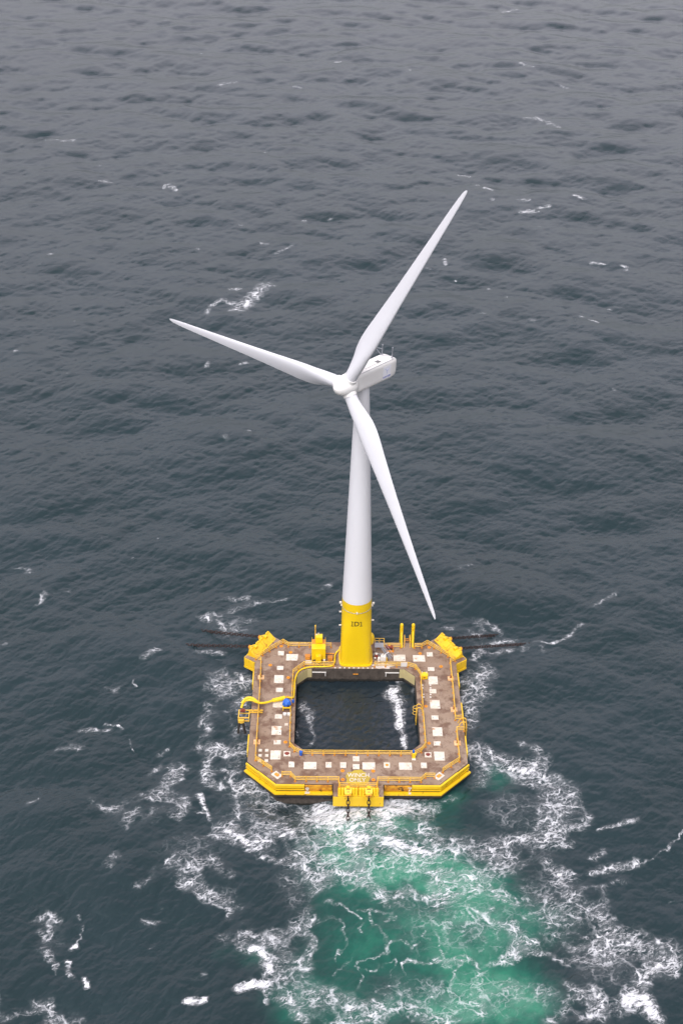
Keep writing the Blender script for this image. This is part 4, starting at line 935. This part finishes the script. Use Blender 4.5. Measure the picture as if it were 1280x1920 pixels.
for x, y, lb_ in ((-8.6, 13.3, 'small orange deck box left of the yellow cabin'), (-4.55, 13.0, 'small orange deck box between the yellow cabin and the tower')):
    t = thing('deck_box', lb_, 'box', (x, y, DZ), group='orange deck boxes')
    at(t, MB().box((0, 0, .32), (.85, .8, .62), bev=.03), 'body', M_orange); at(t, MB().box((0, 0, .67), (.95, .9, .07), bev=.02), 'lid', M_foot)
# export cable pipe: from the tower base along the pool edge, over the left deck and out to sea
t = thing('cable_pipe', 'thick yellow cable pipe running from the tower round the pool to the left edge', 'pipe', (-3.2, 14.5, DZ))
def rel(pts, o): return [(x - o[0], y - o[1], z - o[2]) for x, y, z in pts]
def smooth(pts, k=5, it=2):
    P = [np.array(p, float) for p in pts]
    for _ in range(it):
        Q = [P[0]]
        for a, b in zip(P[:-1], P[1:]): Q += [a * .75 + b * .25, a * .25 + b * .75]
        P = Q + [P[-1]]
    return [tuple(p) for p in P]
o_ = (-3.2, 14.5, DZ); z_ = DZ + .24
p1 = smooth([(-3.0, 14.9, z_ + .5), (-3.75, 14.3, z_), (-3.75, 11.6, z_), (-4.5, 10.78, z_), (-8.9, 10.8, z_), (-10.78, 8.75, z_), (-10.8, 2.7, z_), (-11.0, 2.3, z_ + .1), (-12.2, 2.1, z_ + .4), (-12.6, 1.75, z_ + .5)])
at(t, MB().tube(rel(p1, o_), .145, 10), 'pipe', M_yelclean)
p2 = [(-12.35, 1.80, z_ + .48), (-14.4, 1.05, z_ + .55)]
at(t, MB().cyl(*rel(p2, o_), .42, .36, 14), 'bend_restrictor', M_yelclean)
p3 = smooth([(-14.3, 1.08, z_ + .55), (-15.6, .35, z_ + .6), (-16.8, -.15, z_ + 1.0), (-18.0, .2, z_ + 1.5), (-19.3, .1, z_ + 1.25), (-19.7, -.6, z_ + .3)])
at(t, MB().tube(rel(p3, o_), .2, 10), 'pipe', M_yelclean)
mb = MB(); arch = smooth([(-16.9, -.1, z_ + 1.15), (-17.8, .35, z_ + 1.75), (-18.9, .35, z_ + 1.75), (-19.6, -.2, z_ + 1.0)]); mb.tube(rel(arch, o_), .24, 10); at(t, mb, 'arch_guide', M_yelclean)
at(t, MB().cyl(*rel([(-7.0, 14.3, z_ + .2), (-3.8, 14.3, z_ + .1)], o_), .12, n=8), 'branch_pipe', M_orange)
# frame that hangs the cables over the side
t = thing('cable_hanger', 'yellow steel frame overhanging the left edge with two black cable boots', 'frame', (-18.3, -2.0, DZ))
mb = MB()
for y in (1.0, -.9):
    mb.box((-.85, y, .35), (1.9, .14, .16)); mb.box((-.85, y, -.35), (1.9, .14, .16))
for x in (-1.75, .02): 
    for y in (1.0, -.9): mb.box((x, y, 0), (.16, .16, .9))
    mb.box((x, .05, .36), (.15, 1.9, .15))
mb.box((1.2, 1.05, .3), (2.2, .2, .2)); mb.box((1.2, .55, .3), (2.2, .16, .16)); mb.box((.6, .8, .3), (.18, .6, .2)); mb.box((1.7, .8, .3), (.18, .6, .2))
mb.box((-1.3, -1.05, -.3), (1.0, .5, .7), bev=.05)
at(t, mb, 'frame', M_rail)
at(t, MB().box((-1.1, .75, .55), (.8, .5, .45), bev=.1), 'clamp', M_redrust)
for x, dx in ((-1.6, -.25), (-1.0, .35)): at(t, MB().cyl((x, -1.2, -.5), (x + dx, -1.5, -2.6), .24, .2, 12), 'cable_boot', M_black)
# blue wrapped winch
t = thing('wrapped_winch', 'winch wrapped in bright blue tarpaulin on a yellow stand by the pool rail', 'winch', (-11.95, .1, DZ))
rng = random.Random(4); bm = bmesh.new(); bmesh.ops.create_icosphere(bm, subdivisions=3, radius=.72)
for v_ in bm.verts:
    k = 1 + .13 * math.sin(5 * v_.co.x + 2) * math.sin(6 * v_.co.y) + .08 * math.sin(9 * v_.co.z + 4 * v_.co.x); v_.co = v_.co * k; v_.co.z = max(v_.co.z, -.5)
me = bpy.data.meshes.new('tarpaulin'); bm.to_mesh(me); bm.free(); me.materials.append(M_blue); o = link('tarpaulin', me, t); o.location = (0, .1, 1.1)
mb = MB()
for x in (-.62, .62):
    for y in (-.7, .5): mb.box((x, y, .35), (.14, .14, .7))
mb.box((0, -.7, .62), (1.4, .16, .2)).box((0, .5, .62), (1.4, .16, .16)).box((-.62, -.1, .62), (.14, 1.2, .14)).box((.62, -.1, .62), (.14, 1.2, .14)); at(t, mb, 'stand', M_yel)
o = MB().sphere((1.05, .5, 1.05), .3, 10, scale=(.8, .6, 1.4)).build('tarpaulin_flap', M_blue, t)
for i, (x, lb_) in enumerate(((-12.25, 'left of two small white boxes before the blue wrapped winch'), (-11.58, 'right of two small white boxes before the blue wrapped winch'))):
    t = thing('white_box', lb_, 'box', (x, -1.75, DZ), group='small white boxes'); at(t, MB().box((0, 0, .17), (.5, .5, .34), bev=.04), 'body', M_wht); at(t, MB().box((0, 0, .36), (.56, .56, .05), bev=.02), 'lid', M_wht)
t = thing('waste_bin', 'small blue bin on the inner rail at the front left pool corner', 'bin', (-9.3, -11.65, DZ))
at(t, MB().cyl((0, 0, .25), (0, 0, .95), .24, .28, 12), 'body', M_blue); at(t, MB().cyl((0, 0, .95), (0, 0, 1.05), .31, n=12), 'lid', M_blue); at(t, MB().box((0, 0, .12), (.3, .3, .24)), 'foot', M_orange)
t = thing('signal_post', 'yellow control post with a blue cap at the front right pool corner', 'post', (9.2, -11.85, DZ))
at(t, MB().box((0, 0, .55), (.55, .5, 1.1), bev=.05).box((.3, .05, .8), (.3, .3, .4), bev=.03), 'body', M_yelclean); at(t, MB().cyl((-.05, .1, 1.1), (-.05, .1, 1.55), .2, .17, 12), 'cap', M_blue); at(t, MB().box((0, -.35, .04), (.6, .5, .08)), 'foot', M_wht)
t = thing('junction_cabinet', 'square yellow junction cabinet outside the back right pool rail', 'cabinet', (12.05, 8.2, DZ))
at(t, MB().box((0, 0, .45), (1.15, .9, .7), bev=.04), 'body', M_yelclean); at(t, MB().box((0, -.46, .5), (.36, .03, .3)), 'door_handle', M_rusty); at(t, MB().box((0, .1, .85), (1.25, 1.0, .08), bev=.02), 'lid', M_yelclean)
at(t, MB().cyl((-.4, .3, .85), (-.4, .3, 1.2), .07, n=8).cyl((.4, .3, .85), (.4, .3, 1.2), .07, n=8), 'lug', M_wht)
# landing posts and ladder at the back
t = thing('boat_landing', 'pair of tall yellow landing posts with a ladder between them at the back edge', 'boat landing', (9.45, 18.3, DZ))
for s in (-1, 1):
    at(t, MB().cyl((s * 1.05, .25, -4), (s * 1.05, .25, 3.75), .31, n=16).sphere((s * 1.05, .25, 3.75), .31, 14), 'bumper_post', M_yelclean)
    at(t, MB().cyl((s * 1.05, .1, 2.4), (s * .98, -1.7, .1), .17, n=10).cyl((s * 1.05, -.5, .15), (s * 1.05, -1.8, .15), .14, n=10), 'brace', M_yelclean)
    at(t, MB().tube(smooth([(s * .55, -1.6, 0), (s * .5, -1.3, 1.3), (s * .5, -.2, 1.75), (s * .45, .25, 1.4), (s * .45, .3, -3)]), .075, 8), 'ladder_stringer', M_rail)
mb = MB()
for i in range(9): mb.cyl((-.45, .3, -3 + i * .42), (.45, .3, -3 + i * .42), .045, n=6)
for z in (.55, .95): mb.cyl((-.5, -.3, z), (.5, -.3, z), .06, n=6)
at(t, mb, 'ladder_rungs', M_foot)
# life raft
t = thing('life_raft', 'dark red life raft canister in an orange cradle right of the tower', 'life raft', (6.15, 16.0, DZ))
at(t, MB().cyl((-.62, 0, .62), (.62, 0, .62), .34, n=16).box((0, 0, .97), (.4, .2, .05), mi=1), 'canister', [M_redrust, M_orange])
mb = MB(); mb.box((0, -.45, .12), (1.7, .1, .12)).box((0, .45, .12), (1.7, .1, .12)); mb.box((-.7, 0, .3), (.1, .9, .4)).box((.7, 0, .3), (.1, .9, .4)).box((0, -.55, .03), (1.6, .5, .05)); at(t, mb, 'cradle', M_orange)
# stairs to the tower door
t = thing('access_stairs', 'grey steel stairs with a yellow railed landing on the right of the tower', 'stairs', (4.2, 15.3, DZ))
at(t, MB().box((.1, .3, 1.35), (1.7, 1.3, .08)).box((-.6, -.25, .65), (.1, .1, 1.3)).box((.8, .8, .65), (.1, .1, 1.3)), 'landing', M_grey)
mb = MB()
for i in range(6): mb.box((.85 + i * .22, -.5 - i * .22, 1.2 - i * .22), (.8, .26, .04), rz=R(-45))
for s in (-1, 1): mb.cyl((.75 + s * .3, -.35 + s * .3, 1.35), (2.1 + s * .3, -1.75 + s * .3, .05), .06, n=6); mb.cyl((.75 + s * .3, -.35 + s * .3, 2.2), (2.1 + s * .3, -1.75 + s * .3, .95), .04, n=6)
at(t, mb, 'flight', M_grey)
mb = MB()
for h in (1.85, 2.4): mb.cyl((-.7, .95, h), (.95, .95, h), .05, n=6); mb.cyl((.95, .95, h), (.95, -.2, h), .05, n=6)
for x, y in ((-.7, .95), (.12, .95), (.95, .95), (.95, -.2)): mb.cyl((x, y, 1.35), (x, y, 2.45), .055, n=6)
at(t, mb, 'landing_rail', M_rail)
mb = MB()
for y in (-.75, -1.0, -1.25): mb.cyl((-1.0, y, .3), (.5, y, .3), .05, n=6)
at(t, mb, 'handhold', M_grey)
t = thing('pump_unit', 'white cube shaped pump unit with a pipe arm on the deck right of the tower', 'pump', (4.95, 12.95, DZ))
at(t, MB().box((0, 0, .55), (.95, .8, 1.0), bev=.05), 'body', M_wht); at(t, MB().cyl((-.75, -.1, 0), (-.75, -.1, .6), .3, n=14).sphere((-.75, -.1, .6), .3, 12), 'tank', M_wht); at(t, MB().cyl((.2, .3, 1.0), (.9, .7, 1.3), .06, n=8).sphere((.9, .7, 1.3), .12, 8).cyl((-.1, .2, 1.05), (-.1, .2, 1.35), .14, n=10), 'pipe_arm', M_wht); at(t, MB().box((.62, 0, .25), (.16, .7, .5)), 'side_frame', M_yel)
t = thing('valve_block', 'small dark valve with white hand wheels close beside the tower', 'valve', (3.75, 13.6, DZ))
at(t, MB().box((0, 0, .35), (.55, .6, .7), bev=.06), 'body', M_redrust); at(t, MB().cyl((0, .25, .75), (0, .25, .82), .26, n=14).cyl((-.25, -.5, .4), (-.25, -.5, .48), .18, n=12), 'hand_wheel', M_wht)
t = thing('notice_board', 'blank white board hung on the pool rail right of the tower', 'board', (8.6, 11.0, DZ))
at(t, MB().box((0, 0, .72), (1.12, .04, .98), bev=.01), 'panel', M_wht); at(t, MB().box((0, .05, 1.1), (1.0, .05, .06)).box((0, .05, .4), (1.0, .05, .06)), 'bracket', M_rail)
# ladder over the right edge
t = thing('side_ladder', 'yellow ladder with hooped rails going down the right outer edge', 'ladder', (18.25, -4.0, DZ))
for s in (-1, 1): at(t, MB().tube(smooth([(-1.1, s * .5, .1), (-.8, s * .5, 1.2), (0, s * .5, 1.3), (.25, s * .5, .8), (.25, s * .5, -3)]), .085, 8), 'stringer', M_rail)
mb = MB()
for i in range(9): mb.cyl((.25, -.5, .5 - i * .4), (.25, .5, .5 - i * .4), .05, n=6)
at(t, mb, 'rungs', M_rail)
t = thing('pool_ladder', 'yellow caged ladder leading down the right wall into the pool', 'ladder', (10.5, -.55, DZ))
for s in (-1, 1): at(t, MB().tube(smooth([(.8, s * .45, .1), (.5, s * .45, 1.2), (-.1, s * .45, 1.3), (-.25, s * .45, .8), (-.25, s * .45, -3)]), .08, 8), 'stringer', M_rail)
mb = MB()
for i in range(9): mb.cyl((-.25, -.45, .5 - i * .4), (-.25, .45, .5 - i * .4), .05, n=6)
at(t, mb, 'rungs', M_rail)
mb = MB()
for z in (.9, .3, -.4): mb.tube([(-.25 - .65 * math.sin(a), .45 * math.cos(a), z) for a in np.linspace(0, math.pi, 9)], .045, 6)
at(t, mb, 'cage_hoop', M_rail)
